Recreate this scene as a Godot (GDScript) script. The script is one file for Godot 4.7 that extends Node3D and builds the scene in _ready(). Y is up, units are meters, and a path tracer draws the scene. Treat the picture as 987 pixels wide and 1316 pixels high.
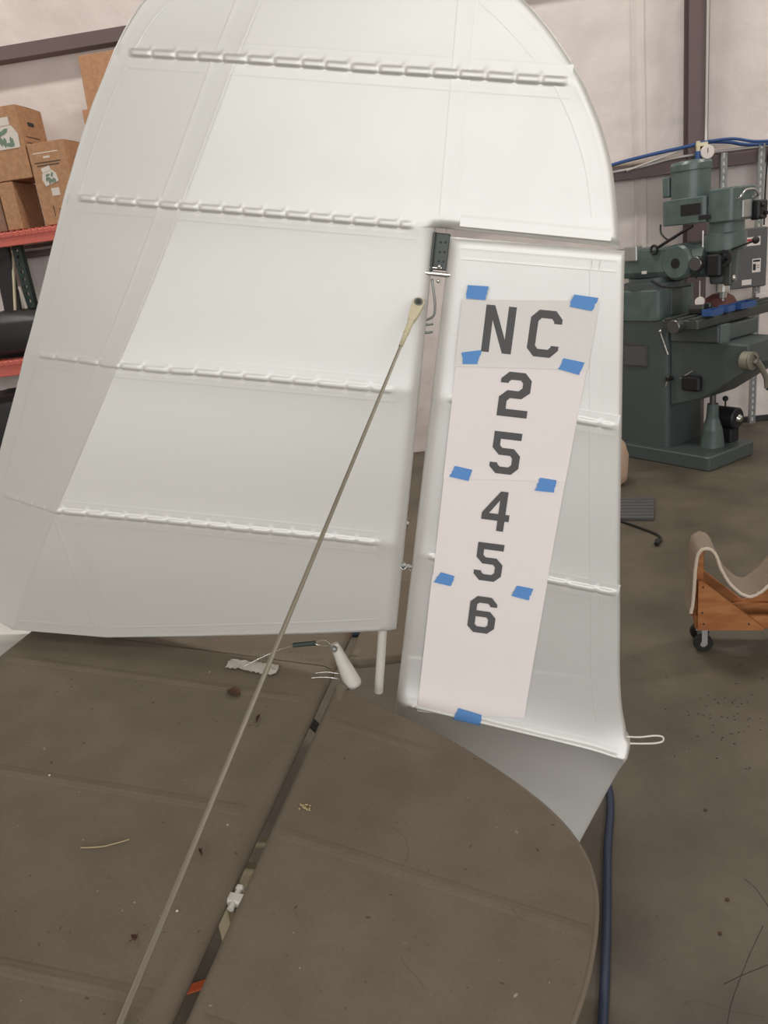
extends Node3D

# ---------------------------------------------------------------- frames
var craft: Transform3D      # aircraft: x aft along the chord, y up in the fin, z out to the near side
var hall: Transform3D       # hangar: x along the back wall, y up, z out from the wall
var millf: Transform3D      # milling machine: x towards its front, y up, z to its right
var M := {}                 # materials
var used := {}              # names taken
var rng := RandomNumberGenerator.new()

# ---------------------------------------------------------------- naming
func numbered(n: String) -> String:
	if not used.has(n):
		used[n] = 0
		return n
	used[n] += 1
	return "%s_%03d" % [n, used[n]]

func tag(o: Node, label: String, category: String, group := "") -> Node:
	o.set_meta("label", label)
	o.set_meta("category", category)
	if group != "":
		o.set_meta("group", group)
	return o

func thing(called: String, label: String, category: String, xf := Transform3D(), group := "") -> Node3D:
	var o := Node3D.new()
	o.name = numbered(called)
	add_child(o)
	o.transform = xf
	tag(o, label, category, group)
	return o

func part(called: String, mesh: Mesh, m: Material, parent: Node, label := "") -> MeshInstance3D:
	var o := MeshInstance3D.new()
	o.name = called
	o.mesh = mesh
	o.material_override = m
	parent.add_child(o, true)
	if label != "":
		o.set_meta("label", label)
	return o

func single(called: String, label: String, category: String, mesh: Mesh, m: Material, xf := Transform3D(), group := "") -> MeshInstance3D:
	var o := MeshInstance3D.new()
	o.name = numbered(called)
	o.mesh = mesh
	o.material_override = m
	add_child(o)
	o.transform = xf
	tag(o, label, category, group)
	return o

func struct(called: String, label: String, category: String, mesh: Mesh, m: Material, xf := Transform3D()) -> MeshInstance3D:
	var o := single(called, label, category, mesh, m, xf)
	o.set_meta("kind", "structure")
	return o

# ---------------------------------------------------------------- shape helpers
func begin() -> SurfaceTool:
	var st := SurfaceTool.new()
	st.begin(Mesh.PRIMITIVE_TRIANGLES)
	return st

var swap_side := false      # the milling machine is written with z to its right: turn its shapes over on commit

func done(st: SurfaceTool) -> ArrayMesh:
	st.generate_normals()
	if not swap_side:
		return st.commit()
	var a := st.commit_to_arrays()
	var v: PackedVector3Array = a[Mesh.ARRAY_VERTEX]
	var n: PackedVector3Array = a[Mesh.ARRAY_NORMAL]
	for i in v.size():
		v[i].z = -v[i].z
		n[i].z = -n[i].z
	var ix := PackedInt32Array()
	if a[Mesh.ARRAY_INDEX] != null:
		ix = a[Mesh.ARRAY_INDEX]
	else:
		ix = PackedInt32Array(range(v.size()))
	for i in range(0, ix.size(), 3):
		var t := ix[i]
		ix[i] = ix[i + 1]
		ix[i + 1] = t
	a[Mesh.ARRAY_VERTEX] = v
	a[Mesh.ARRAY_NORMAL] = n
	a[Mesh.ARRAY_INDEX] = ix
	var m := ArrayMesh.new()
	m.add_surface_from_arrays(Mesh.PRIMITIVE_TRIANGLES, a)
	return m

func at(x: float, y: float, z: float) -> Transform3D:
	return Transform3D(Basis(), Vector3(x, y, z))

func turned(x: float, y: float, z: float, axis: Vector3, angle: float) -> Transform3D:
	return Transform3D(Basis(axis, angle), Vector3(x, y, z))

func face(st: SurfaceTool, pts: Array, c: Vector3) -> void:
	# a flat convex face, wound so that it looks away from c
	var n: Vector3 = (pts[1] - pts[0]).cross(pts[2] - pts[0])
	var out: Vector3 = pts[0] - c
	for i in range(1, pts.size() - 1):
		st.add_vertex(pts[0])
		if n.dot(out) < 0.0:
			st.add_vertex(pts[i]); st.add_vertex(pts[i + 1])
		else:
			st.add_vertex(pts[i + 1]); st.add_vertex(pts[i])

func box(st: SurfaceTool, size: Vector3, xf := Transform3D(), bev := 0.003) -> void:
	st.set_smooth_group(-1)
	var h := size * 0.5
	var b := minf(bev, minf(h.x, minf(h.y, h.z)) * 0.9)
	var c := xf.origin
	var P := func(s: Vector3, k: int) -> Vector3:
		var q := h - Vector3(b, b, b)
		q[k] = h[k]
		return xf * (q * s)
	for k in 3:
		var i := (k + 1) % 3
		var j := (k + 2) % 3
		for s in [-1.0, 1.0]:
			var q := []
			for t in [[-1, -1], [1, -1], [1, 1], [-1, 1]]:
				var sg := Vector3()
				sg[k] = s; sg[i] = t[0]; sg[j] = t[1]
				q.append(P.call(sg, k))
			face(st, q, c)
			for s2 in [-1.0, 1.0]:
				var a1 := Vector3(); a1[i] = s; a1[j] = s2; a1[k] = -1
				var a2 := Vector3(); a2[i] = s; a2[j] = s2; a2[k] = 1
				face(st, [P.call(a1, i), P.call(a2, i), P.call(a2, j), P.call(a1, j)], c)
	for sx in [-1, 1]:
		for sy in [-1, 1]:
			for sz in [-1, 1]:
				var g := Vector3(sx, sy, sz)
				face(st, [P.call(g, 0), P.call(g, 1), P.call(g, 2)], c)

func box_mesh(size: Vector3, bev := 0.003) -> ArrayMesh:
	var st := begin()
	box(st, size, Transform3D(), bev)
	return done(st)

func span_box(st: SurfaceTool, a: Vector3, b: Vector3, bev := 0.003) -> void:
	box(st, (b - a).abs(), Transform3D(Basis(), (a + b) * 0.5), bev)

func quad(st: SurfaceTool, a: Vector3, b: Vector3, c: Vector3, d: Vector3) -> void:
	for p in [a, b, c, a, c, d]:
		st.add_vertex(p)

func grid(st: SurfaceTool, rows: Array, flip := false, uvs := []) -> void:
	for r in rows.size() - 1:
		var p: PackedVector3Array = rows[r]
		var q: PackedVector3Array = rows[r + 1]
		for k in p.size() - 1:
			if flip:
				quad(st, p[k], p[k + 1], q[k + 1], q[k])
			else:
				quad(st, p[k], q[k], q[k + 1], p[k + 1])

func lathe(st: SurfaceTool, prof: Array, segs: int, xf := Transform3D(), soft := false) -> void:
	# prof: Vector2(radius, height), bottom to top
	for k in prof.size() - 1:
		st.set_smooth_group(0 if soft else k + 1)
		var rows := []
		for v in [prof[k], prof[k + 1]]:
			var row := PackedVector3Array()
			for s in segs + 1:
				var t := TAU * (s % segs) / segs
				row.append(xf * Vector3(v.x * cos(t), v.y, v.x * sin(t)))
			rows.append(row)
		grid(st, rows, true)

func rod(st: SurfaceTool, a: Vector3, b: Vector3, r: float, segs := 10, r2 := -1.0, bev := 0.0) -> void:
	var d := (b - a)
	var l := d.length()
	var y := d / l
	var x := y.cross(Vector3.UP if absf(y.y) < 0.9 else Vector3.RIGHT).normalized()
	var xf := Transform3D(Basis(x, y, x.cross(y)), a)
	var e := r if r2 < 0.0 else r2
	lathe(st, [Vector2(0, 0), Vector2(r - bev, 0), Vector2(r, bev), Vector2(e, l - bev), Vector2(e - bev, l), Vector2(0, l)], segs, xf)

func ball(st: SurfaceTool, c: Vector3, r: Vector3, segs := 14, rings := 9) -> void:
	var p := []
	for k in rings + 1:
		var t := PI * k / rings
		p.append(Vector2(sin(t), -cos(t)))
	lathe(st, p, segs, Transform3D(Basis.from_scale(r), c), true)

func curve(pts: Array, step := 0.02) -> PackedVector3Array:
	# Catmull-Rom through the points
	var out := PackedVector3Array()
	for i in pts.size() - 1:
		var p0: Vector3 = pts[maxi(i - 1, 0)]
		var p1: Vector3 = pts[i]
		var p2: Vector3 = pts[i + 1]
		var p3: Vector3 = pts[mini(i + 2, pts.size() - 1)]
		var n := maxi(2, int(ceil(p1.distance_to(p2) / step)))
		for k in n:
			var t := float(k) / n
			out.append(0.5 * (2.0 * p1 + (p2 - p0) * t + (2.0 * p0 - 5.0 * p1 + 4.0 * p2 - p3) * t * t + (3.0 * p1 - p0 - 3.0 * p2 + p3) * t * t * t))
	out.append(pts[-1])
	return out

func tube(st: SurfaceTool, pts: PackedVector3Array, r: float, segs := 8, r_end := -1.0, flat := 1.0, up := Vector3.UP) -> void:
	st.set_smooth_group(0)
	var rows := []
	var n := pts.size()
	var x := Vector3.ZERO
	for i in n:
		var d := (pts[mini(i + 1, n - 1)] - pts[maxi(i - 1, 0)]).normalized()
		if i == 0:
			x = d.cross(up if absf(d.dot(up)) < 0.95 else Vector3.RIGHT).normalized()
		else:
			x = (x - d * x.dot(d)).normalized()
		var y := d.cross(x)
		var rr := r if r_end < 0.0 else lerpf(r, r_end, float(i) / (n - 1))
		var row := PackedVector3Array()
		for s in segs + 1:
			var t := TAU * (s % segs) / segs
			row.append(pts[i] + x * cos(t) * rr + y * sin(t) * rr * flat)
		rows.append(row)
	grid(st, rows, false)
	for e in [0, n - 1]:
		var row: PackedVector3Array = rows[e]
		for s in segs:
			if e == 0:
				st.add_vertex(pts[e]); st.add_vertex(row[s + 1]); st.add_vertex(row[s])
			else:
				st.add_vertex(pts[e]); st.add_vertex(row[s]); st.add_vertex(row[s + 1])

func tube_mesh(pts: Array, r: float, segs := 8, step := 0.02) -> ArrayMesh:
	var st := begin()
	tube(st, curve(pts, step), r, segs)
	return done(st)

func extrude(st: SurfaceTool, poly: Array, z0: float, z1: float, xf := Transform3D(), bev := 0.0) -> void:
	# poly in x, y; pushed out from z0 to z1
	st.set_smooth_group(-1)
	var p := PackedVector2Array(poly)
	if Geometry2D.is_polygon_clockwise(p):
		p.reverse()
	var rings := [[p, z0], [p, z1]]
	if bev > 0.0:
		var small := Geometry2D.offset_polygon(p, -bev, Geometry2D.JOIN_MITER)
		if small.size() == 1 and small[0].size() == p.size():
			var s: PackedVector2Array = small[0]
			if Geometry2D.is_polygon_clockwise(s):
				s.reverse()
			var best := 0
			for i in s.size():
				if s[i].distance_to(p[0]) < s[best].distance_to(p[0]):
					best = i
			var s2 := PackedVector2Array()
			for i in s.size():
				s2.append(s[(i + best) % s.size()])
			rings = [[s2, z0], [p, z0 + bev], [p, z1 - bev], [s2, z1]]
	for k in rings.size() - 1:
		var a: PackedVector2Array = rings[k][0]
		var b: PackedVector2Array = rings[k + 1][0]
		for i in a.size():
			var j := (i + 1) % a.size()
			quad(st, xf * Vector3(a[i].x, a[i].y, rings[k][1]), xf * Vector3(b[i].x, b[i].y, rings[k + 1][1]), xf * Vector3(b[j].x, b[j].y, rings[k + 1][1]), xf * Vector3(a[j].x, a[j].y, rings[k][1]))
	for e in [0, rings.size() - 1]:
		var q: PackedVector2Array = rings[e][0]
		var tri := Geometry2D.triangulate_polygon(q)
		for i in range(0, tri.size(), 3):
			var v := [tri[i], tri[i + 1], tri[i + 2]]
			var area := (q[v[1]] - q[v[0]]).cross(q[v[2]] - q[v[0]])
			if (area > 0.0) == (e != 0):
				v = [v[0], v[2], v[1]]
			for w in v:
				st.add_vertex(xf * Vector3(q[w].x, q[w].y, rings[e][1]))

func extrude_mesh(poly: Array, z0: float, z1: float, bev := 0.0) -> ArrayMesh:
	var st := begin()
	extrude(st, poly, z0, z1, Transform3D(), bev)
	return done(st)

func merged(f: Callable) -> ArrayMesh:
	var st := begin()
	f.call(st)
	return done(st)

func table(pts: Array, y: float) -> float:
	# pts: Vector2(value, y) with y rising or falling: the value at y
	var n := pts.size()
	var up: bool = pts[n - 1].y > pts[0].y
	for i in n - 1:
		var a: Vector2 = pts[i]
		var b: Vector2 = pts[i + 1]
		if (up and y <= b.y) or (not up and y >= b.y) or i == n - 2:
			return lerpf(a.x, b.x, (y - a.y) / (b.y - a.y))
	return 0.0

func smooth_table(pts: Array, per := 6) -> Array:
	var v := []
	for p in pts:
		v.append(Vector3(p.x, p.y, 0))
	var out := []
	for i in v.size() - 1:
		for k in per:
			var t := float(k) / per
			var q: Vector3 = v[i].cubic_interpolate(v[i + 1], v[maxi(i - 1, 0)], v[mini(i + 2, v.size() - 1)], t)
			out.append(Vector2(q.x, q.y))
	out.append(pts[-1])
	return out

# ---------------------------------------------------------------- materials
func mat(called: String, c: Color, rough := 0.7, metal := 0.0) -> StandardMaterial3D:
	var m := StandardMaterial3D.new()
	m.resource_name = called
	m.albedo_color = c
	m.roughness = rough
	m.metallic = metal
	M[called] = m
	return m

func rgb(r: int, g: int, b: int) -> Color:
	return Color8(r, g, b)

func noise(freq: float, sd: int, oct := 4, type := FastNoiseLite.TYPE_SIMPLEX_SMOOTH) -> FastNoiseLite:
	var n := FastNoiseLite.new()
	n.noise_type = type
	n.frequency = freq
	n.seed = sd
	n.fractal_octaves = oct
	return n

func ramp(cols: Array, offs: Array) -> Gradient:
	var g := Gradient.new()
	g.colors = PackedColorArray(cols)
	g.offsets = PackedFloat32Array(offs)
	return g

func ntex(n: FastNoiseLite, g: Gradient = null, size := 512, bump := 0.0) -> NoiseTexture2D:
	var t := NoiseTexture2D.new()
	t.width = size
	t.height = size
	t.seamless = true
	t.noise = n
	if g:
		t.color_ramp = g
	if bump > 0.0:
		t.as_normal_map = true
		t.bump_strength = bump
	return t

func tri(m: StandardMaterial3D, scale: float, world := false) -> void:
	m.uv1_triplanar = true
	m.uv1_world_triplanar = world
	m.uv1_scale = Vector3(scale, scale, scale)

func speck_image(size: int, a: Color, b: Color, freq: float, sd: int, specks: int, dark: Color, pale: Color, streaks := 0) -> ImageTexture:
	# mottled dusty surface with dark and pale grains
	var n1 := noise(freq, sd, 5)
	var n2 := noise(freq * 14.0, sd + 1, 2)
	var i1 := n1.get_seamless_image(size, size)
	var i2 := n2.get_seamless_image(size, size)
	var im := Image.create(size, size, false, Image.FORMAT_RGB8)
	for y in size:
		for x in size:
			var t := clampf((i1.get_pixel(x, y).r - 0.5) * 1.3 + 0.5, 0, 1)
			var u := (i2.get_pixel(x, y).r - 0.5) * 0.05
			var c := a.lerp(b, t)
			im.set_pixel(x, y, Color(c.r * (1 + u), c.g * (1 + u), c.b * (1 + u)))
	rng.seed = sd
	for k in specks:
		var cx := rng.randi_range(0, size - 1)
		var cy := rng.randi_range(0, size - 1)
		var r := rng.randf_range(0.5, 1.4) if rng.randf() < 0.85 else rng.randf_range(1.4, 3.2)
		var c := dark if rng.randf() < 0.8 else pale
		var st := rng.randf_range(0.35, 0.9)
		var ang := rng.randf() * PI
		for dy in range(-6, 7):
			for dx in range(-6, 7):
				var p := Vector2(dx, dy).rotated(ang)
				var d := Vector2(p.x / (r * 1.7), p.y / (r * 0.8)).length()
				if d < 1.0:
					var X := posmod(cx + dx, size)
					var Y := posmod(cy + dy, size)
					im.set_pixel(X, Y, im.get_pixel(X, Y).lerp(c, st * (1.0 - d * d * 0.6)))
	for k in streaks:
		var p := Vector2(rng.randf() * size, rng.randf() * size)
		var ang := rng.randf() * TAU
		for s in rng.randi_range(30, 160):
			ang += rng.randf_range(-0.12, 0.12)
			p += Vector2.from_angle(ang)
			var X := posmod(int(p.x), size)
			var Y := posmod(int(p.y), size)
			im.set_pixel(X, Y, im.get_pixel(X, Y).lerp(dark, 0.45))
	return ImageTexture.create_from_image(im)

func materials() -> void:
	var m := mat("silver dope", rgb(224, 223, 218), 0.5, 0.48)
	m.roughness_texture = ntex(noise(0.012, 5, 4), ramp([Color(0.96, 0.96, 0.96), Color(1, 1, 1)], [0, 1]))
	tri(m, 1.6)
	m = mat("silver tape", rgb(206, 207, 205), 0.45, 0.6)
	m = mat("dusty fabric", Color.WHITE, 0.85)
	m.albedo_texture = speck_image(1024, rgb(122, 111, 95), rgb(113, 102, 87), 0.006, 11, 420, rgb(62, 50, 40), rgb(214, 206, 190), 3)
	tri(m, 1.1)
	m = mat("dusty tape", rgb(124, 113, 99), 0.85)
	m = mat("concrete", Color.WHITE, 0.55)
	m.albedo_texture = speck_image(1024, rgb(108, 99, 84), rgb(87, 79, 67), 0.004, 23, 90, rgb(60, 48, 38), rgb(150, 140, 125), 6)
	tri(m, 0.5, true)
	m = mat("wall vinyl", rgb(233, 223, 218), 0.6)
	m.albedo_texture = ntex(noise(0.006, 3, 4), ramp([Color(0.95, 0.945, 0.94), Color(1, 1, 1)], [0.2, 0.8]))
	m.normal_enabled = true
	m.normal_scale = 0.5
	m.normal_texture = ntex(noise(0.012, 9, 4), null, 512, 5.0)
	tri(m, 0.55, true)
	mat("ceiling white", rgb(196, 190, 182), 0.7)
	mat("red oxide", rgb(110, 93, 92), 0.6)
	mat("conduit", rgb(196, 192, 186), 0.45, 0.3)
	mat("tan pipe", rgb(160, 145, 128), 0.5)
	mat("blue hose", rgb(52, 84, 140), 0.5)
	mat("dark blue hose", rgb(46, 58, 82), 0.5)
	mat("galvanised", rgb(190, 190, 188), 0.4, 0.6)
	mat("strut face", rgb(140, 140, 138), 0.5, 0.2)
	mat("worn crank", rgb(142, 138, 124), 0.5, 0.2)
	mat("bright strut", rgb(236, 236, 232), 0.5, 0.1)
	mat("grey enamel", rgb(92, 92, 92), 0.5)
	mat("label white", rgb(235, 225, 220), 0.6)
	mat("ink black", rgb(40, 40, 40), 0.7)
	mat("ink red", rgb(185, 70, 70), 0.7)
	m = mat("mill green", rgb(97, 113, 110), 0.33)
	m.albedo_texture = ntex(noise(0.01, 31, 4), ramp([Color(0.9, 0.91, 0.91), Color(1, 1, 1)], [0.25, 0.7]))
	tri(m, 1.5)
	mat("mill dark green", rgb(80, 89, 88), 0.4)
	mat("machined steel", rgb(120, 120, 118), 0.35, 0.8)
	mat("bright steel", rgb(220, 220, 216), 0.22, 0.9)
	mat("black plastic", rgb(34, 34, 36), 0.5)
	mat("blue plastic", rgb(52, 88, 146), 0.4)
	mat("maroon", rgb(96, 54, 48), 0.6)
	mat("rack orange", rgb(214, 112, 98), 0.5)
	mat("rack green", rgb(58, 74, 70), 0.5)
	m = mat("cardboard", Color.WHITE, 0.8)
	m.albedo_texture = ntex(noise(0.02, 41, 3), ramp([rgb(176, 132, 98), rgb(190, 146, 110)], [0.2, 0.8]))
	tri(m, 2.0)
	m = mat("brown cardboard", Color.WHITE, 0.8)
	m.albedo_texture = ntex(noise(0.02, 42, 3), ramp([rgb(140, 108, 90), rgb(152, 118, 98)], [0.2, 0.8]))
	tri(m, 2.0)
	mat("print green", rgb(120, 140, 122), 0.8)
	mat("print white", rgb(222, 214, 204), 0.8)
	mat("print dark", rgb(96, 80, 64), 0.8)
	mat("black sheeting", rgb(46, 47, 48), 0.45)
	mat("paper", rgb(247, 238, 235), 0.75)
	mat("paper grey", rgb(234, 230, 225), 0.75)
	mat("numeral ink", rgb(92, 92, 92), 0.8)
	mat("blue tape", rgb(98, 152, 216), 0.7)
	mat("cadmium", rgb(222, 212, 180), 0.45, 0.1)
	mat("brace steel", rgb(150, 142, 126), 0.45, 0.45)
	mat("bare steel", rgb(150, 152, 150), 0.4, 0.6)
	mat("dark steel", rgb(84, 88, 84), 0.5, 0.5)
	mat("white cord", rgb(232, 228, 214), 0.8)
	m = mat("plywood", Color.WHITE, 0.65)
	var g := noise(0.008, 77, 4)
	m.albedo_texture = ntex(g, ramp([rgb(160, 98, 54), rgb(182, 122, 72)], [0.25, 0.75]))
	m.uv1_triplanar = true
	m.uv1_scale = Vector3(1.2, 5.0, 1.2)
	mat("ply edge", rgb(120, 78, 46), 0.8)
	m = mat("carpet", rgb(158, 143, 126), 1.0)
	m.normal_enabled = true
	m.normal_scale = 1.2
	m.normal_texture = ntex(noise(0.09, 12, 2), null, 256, 8.0)
	tri(m, 7.0)
	mat("frayed carpet", rgb(214, 198, 180), 1.0)
	mat("rubber", rgb(30, 30, 30), 0.7)
	mat("dry leaf", rgb(88, 62, 46), 0.85)
	mat("straw", rgb(190, 172, 130), 0.8)
	mat("clear film", rgb(205, 200, 190), 0.3)
	mat("sleeve green", rgb(54, 66, 58), 0.5)
	mat("tan canvas", rgb(196, 168, 146), 0.85)
	mat("orange strap", rgb(190, 84, 40), 0.7)
	mat("horn paint", rgb(214, 209, 200), 0.6, 0.1)
	mat("pine", rgb(158, 144, 116), 0.7)
	m = mat("lamp glow", rgb(240, 238, 230), 0.6)
	m.emission_enabled = true
	m.emission = rgb(255, 248, 236)
	m.emission_energy_multiplier = 2.0

# ---------------------------------------------------------------- the tail's skin
const FIN_LE := [Vector2(-1.10, -0.70), Vector2(-1.05, -0.55), Vector2(-0.996, -0.36), Vector2(-0.952, -0.233), Vector2(-0.889, -0.083), Vector2(-0.831, 0.056), Vector2(-0.791, 0.155), Vector2(-0.74, 0.279), Vector2(-0.709, 0.353), Vector2(-0.671, 0.438), Vector2(-0.621, 0.532), Vector2(-0.565, 0.621), Vector2(-0.52, 0.669), Vector2(-0.44, 0.725), Vector2(-0.33, 0.765), Vector2(-0.23, 0.779)]
const FIN_TE := [Vector2(0.363, 0.283), Vector2(0.349, 0.345), Vector2(0.336, 0.396), Vector2(0.323, 0.433), Vector2(0.304, 0.475), Vector2(0.284, 0.51), Vector2(0.26, 0.549), Vector2(0.23, 0.586), Vector2(0.193, 0.626), Vector2(0.148, 0.665), Vector2(0.06, 0.725), Vector2(-0.05, 0.765), Vector2(-0.17, 0.779)]
const FIN_BASE := [Vector2(-0.645, -1.14), Vector2(-0.637, -0.928), Vector2(-0.637, -0.688), Vector2(-0.612, -0.471), Vector2(-0.575, -0.197), Vector2(-0.548, -0.03), Vector2(-0.544, 0.0)]   # (height, chord)
const RUD_TE := [Vector2(0.452, -1.07), Vector2(0.525, -0.787), Vector2(0.517, -0.729), Vector2(0.498, -0.661), Vector2(0.482, -0.575), Vector2(0.467, -0.463), Vector2(0.438, -0.253), Vector2(0.41, -0.03), Vector2(0.388, 0.145), Vector2(0.372, 0.278)]
const RUD_LE := [Vector2(0.15, -1.12), Vector2(0.02, -1.0), Vector2(-0.003, -0.80), Vector2(-0.002, -0.743), Vector2(0.056, 0.289)]
# fin ribs then rudder ribs: chord, height at both ends
const RIBS := [Vector4(-0.575, 0.585, 0.258, 0.543), Vector4(-0.703, 0.334, 0.02, 0.307), Vector4(-0.83, 0.019, -0.004, 0.0), Vector4(-0.95, -0.306, -0.02, -0.329), Vector4(0.05, -0.008, 0.409, -0.040), Vector4(0.029, -0.346, 0.458, -0.393), Vector4(0.008, -0.712, 0.520, -0.777)]
var fin_le: Array
var fin_te: Array
var rud_te: Array

func crease(b: float) -> float:
	return minf(-0.347 + 0.48 * (b - 0.555), -0.2)

func post(b: float) -> float:
	return 0.028 + (b - 0.294) * 0.0447

func fin_left(b: float) -> float:
	return table(fin_le, b)

func fin_right(b: float) -> float:
	return table(fin_te, maxf(b, 0.283))

func tail_right(b: float) -> float:
	return fin_right(b) if b > 0.283 else table(rud_te, b)

func edge(d: float, r: float) -> float:
	var t := clampf(d / r, 0.0, 1.0)
	return sqrt(maxf(0.0, 1.0 - (1.0 - t) * (1.0 - t)))

func skin(a: float, b: float, ribs := true) -> float:
	# half thickness of fin and rudder at chord a, height b
	var zc := lerpf(0.090, 0.022, smoothstep(-0.5, 0.35, b)) * (1.0 - 0.8 * smoothstep(0.5, 0.8, b))
	var ac := crease(b)
	var z := 0.0
	if a < ac:
		var l := fin_left(b)
		z = lerpf(0.012, zc, clampf((a - l) / maxf(ac - l, 0.02), 0, 1))
	else:
		var r := tail_right(b)
		z = lerpf(0.010, zc, pow(1.0 - clampf((a - ac) / maxf(r - ac, 0.02), 0, 1), 1.8))
	var lift := 0.0
	for q in (RIBS.size() if ribs else 0):
		var k: Vector4 = RIBS[q]
		if (q < 4) != (a < 0.03 + 0.045 * (b - 0.3) or b > 0.29):
			continue
		var t := b - lerpf(k.y, k.w, (a - k.x) / (k.z - k.x))
		lift += exp(-(sqrt(t * t + 0.00005) - 0.007) / 0.035)
	z += 0.0036 * lift
	if a > 0.0 and b < -0.6:
		# the rudder swells to its bottom rib and falls away below it
		var t := b - lerpf(-0.712, -0.777, (a - 0.008) / 0.512)
		if t < 0.0:
			z = lerpf(z, 0.004, clampf(-t / 0.17, 0, 1))
		z += 0.016 * exp(-absf(t) / 0.04) + 0.010 * exp(-(pow((a - 0.525) / 0.05, 2) + pow(t / 0.05, 2)))
	return z

func columns(l: float, r: float, n: int, left_edge: bool, right_edge: bool) -> PackedFloat32Array:
	var out := PackedFloat32Array()
	var e := [0.0, 0.0010, 0.0035, 0.008, 0.014, 0.022, 0.03]
	var w := r - l
	var k := minf(1.0, w / 0.09)
	var lo := 0.03 * k if left_edge else 0.0
	var hi := 0.03 * k if right_edge else 0.0
	if left_edge:
		for x in 6:
			out.append(l + e[x] * k)
	for i in n + 1:
		out.append(lerpf(l + lo, r - hi, float(i) / n))
	if right_edge:
		for x in 6:
			out.append(r - e[5 - x] * k)
	return out

func shell(st: SurfaceTool, rows: Array, group: int) -> void:
	# rows of near-side points; the far side is their mirror image
	st.set_smooth_group(group)
	grid(st, rows, false)
	var back := []
	for r in rows:
		var q := PackedVector3Array()
		for p in r:
			q.append(Vector3(p.x, p.y, -p.z))
		back.append(q)
	st.set_smooth_group(group + 10)
	grid(st, back, true)

func fin_covering() -> ArrayMesh:
	var st := begin()
	var vs := columns(0, 1, 260, true, false)
	for side in 2:
		# below the top of the rudder
		var rows := []
		for v0 in vs:
			var v := v0
			if v0 < 0.02:
				v = v0 * 0.9
			var l := -1.0
			for k in 8:
				l = fin_left(lerpf(table(FIN_BASE, l), 0.304, v))
			var c := -0.7
			for k in 8:
				c = crease(lerpf(table(FIN_BASE, c), 0.304, v))
			var r := 0.0
			for k in 6:
				r = post(lerpf(table(FIN_BASE, r), 0.304, v))
			var row := PackedVector3Array()
			for a in (columns(l, c, 14, true, false) if side == 0 else columns(c, r, 50, false, true)):
				var base := table(FIN_BASE, a)
				var b := lerpf(base, 0.304, v)
				var z := skin(a, b) * edge(a - l, 0.014) * edge(r - a, 0.030) * edge(b - base, 0.012)
				row.append(Vector3(a, b, z))
			rows.append(row)
		shell(st, rows, 1 + side)
		# above it
		rows = []
		for i in 130:
			var t := float(i) / 129
			var b0 := lerpf(0.304, 0.7785, sin(t * PI / 2))
			if i == 1: b0 = 0.306
			var l := fin_left(b0)
			var c := clampf(crease(b0), l + 0.002, 1.0)
			var r := 0.3
			for k in 8:
				r = fin_right(b0 - 0.063 * maxf(r - 0.029, 0))
			var row := PackedVector3Array()
			for a in (columns(l, c, 14, true, false) if side == 0 else columns(c, r, 60, false, true)):
				var b := b0 - 0.063 * maxf(a - 0.029, 0) * (1.0 - t)
				var z := skin(a, b) * edge(a - l, 0.014) * edge(r - a, 0.014)
				if a > 0.02:
					z *= lerpf(1.0, edge(b0 - 0.304, 0.016), smoothstep(0.02, 0.03, a))
				z *= edge(0.779 - b0, 0.02)
				row.append(Vector3(a, b, z))
			rows.append(row)
		shell(st, rows, 1 + side)
	return done(st)

func rudder_covering() -> ArrayMesh:
	var st := begin()
	var top := func(a: float) -> float: return 0.289 - 0.0356 * (a - 0.063)
	var rib := func(a: float) -> float: return -0.712 - 0.127 * (a - 0.008)
	var rows := []
	for i in 30:
		var b0 := lerpf(-1.10, -0.712, float(i) / 29)
		var l := 0.0
		var r := 0.5
		for k in 8:
			l = table(RUD_LE, b0 - 0.127 * (l - 0.008))
			r = table(rud_te, b0 - 0.127 * (r - 0.008))
		if i < 5:
			l += (5 - i) * 0.012
			r -= (5 - i) * 0.02
		var row := PackedVector3Array()
		for a in columns(l, r, 40, true, true):
			var b := b0 - 0.127 * (a - 0.008)
			row.append(Vector3(a, b, skin(a, b) * edge(a - l, 0.028) * edge(r - a, 0.008) * edge(b0 + 1.10, 0.012)))
		rows.append(row)
	shell(st, rows, 1)
	rows = []
	for v in columns(0, 1, 220, false, true):
		var l := 0.03
		var r := 0.4
		for k in 8:
			l = table(RUD_LE, lerpf(rib.call(l), top.call(l), v))
			r = table(rud_te, lerpf(rib.call(r), top.call(r), v))
		var row := PackedVector3Array()
		for a in columns(l, r, 40, true, true):
			var b := lerpf(rib.call(a), top.call(a), v)
			row.append(Vector3(a, b, skin(a, b) * edge(a - l, 0.028) * edge(r - a, 0.008) * edge((1.0 - v) * 1.03, 0.014)))
		rows.append(row)
	shell(st, rows, 1)
	return done(st)

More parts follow.
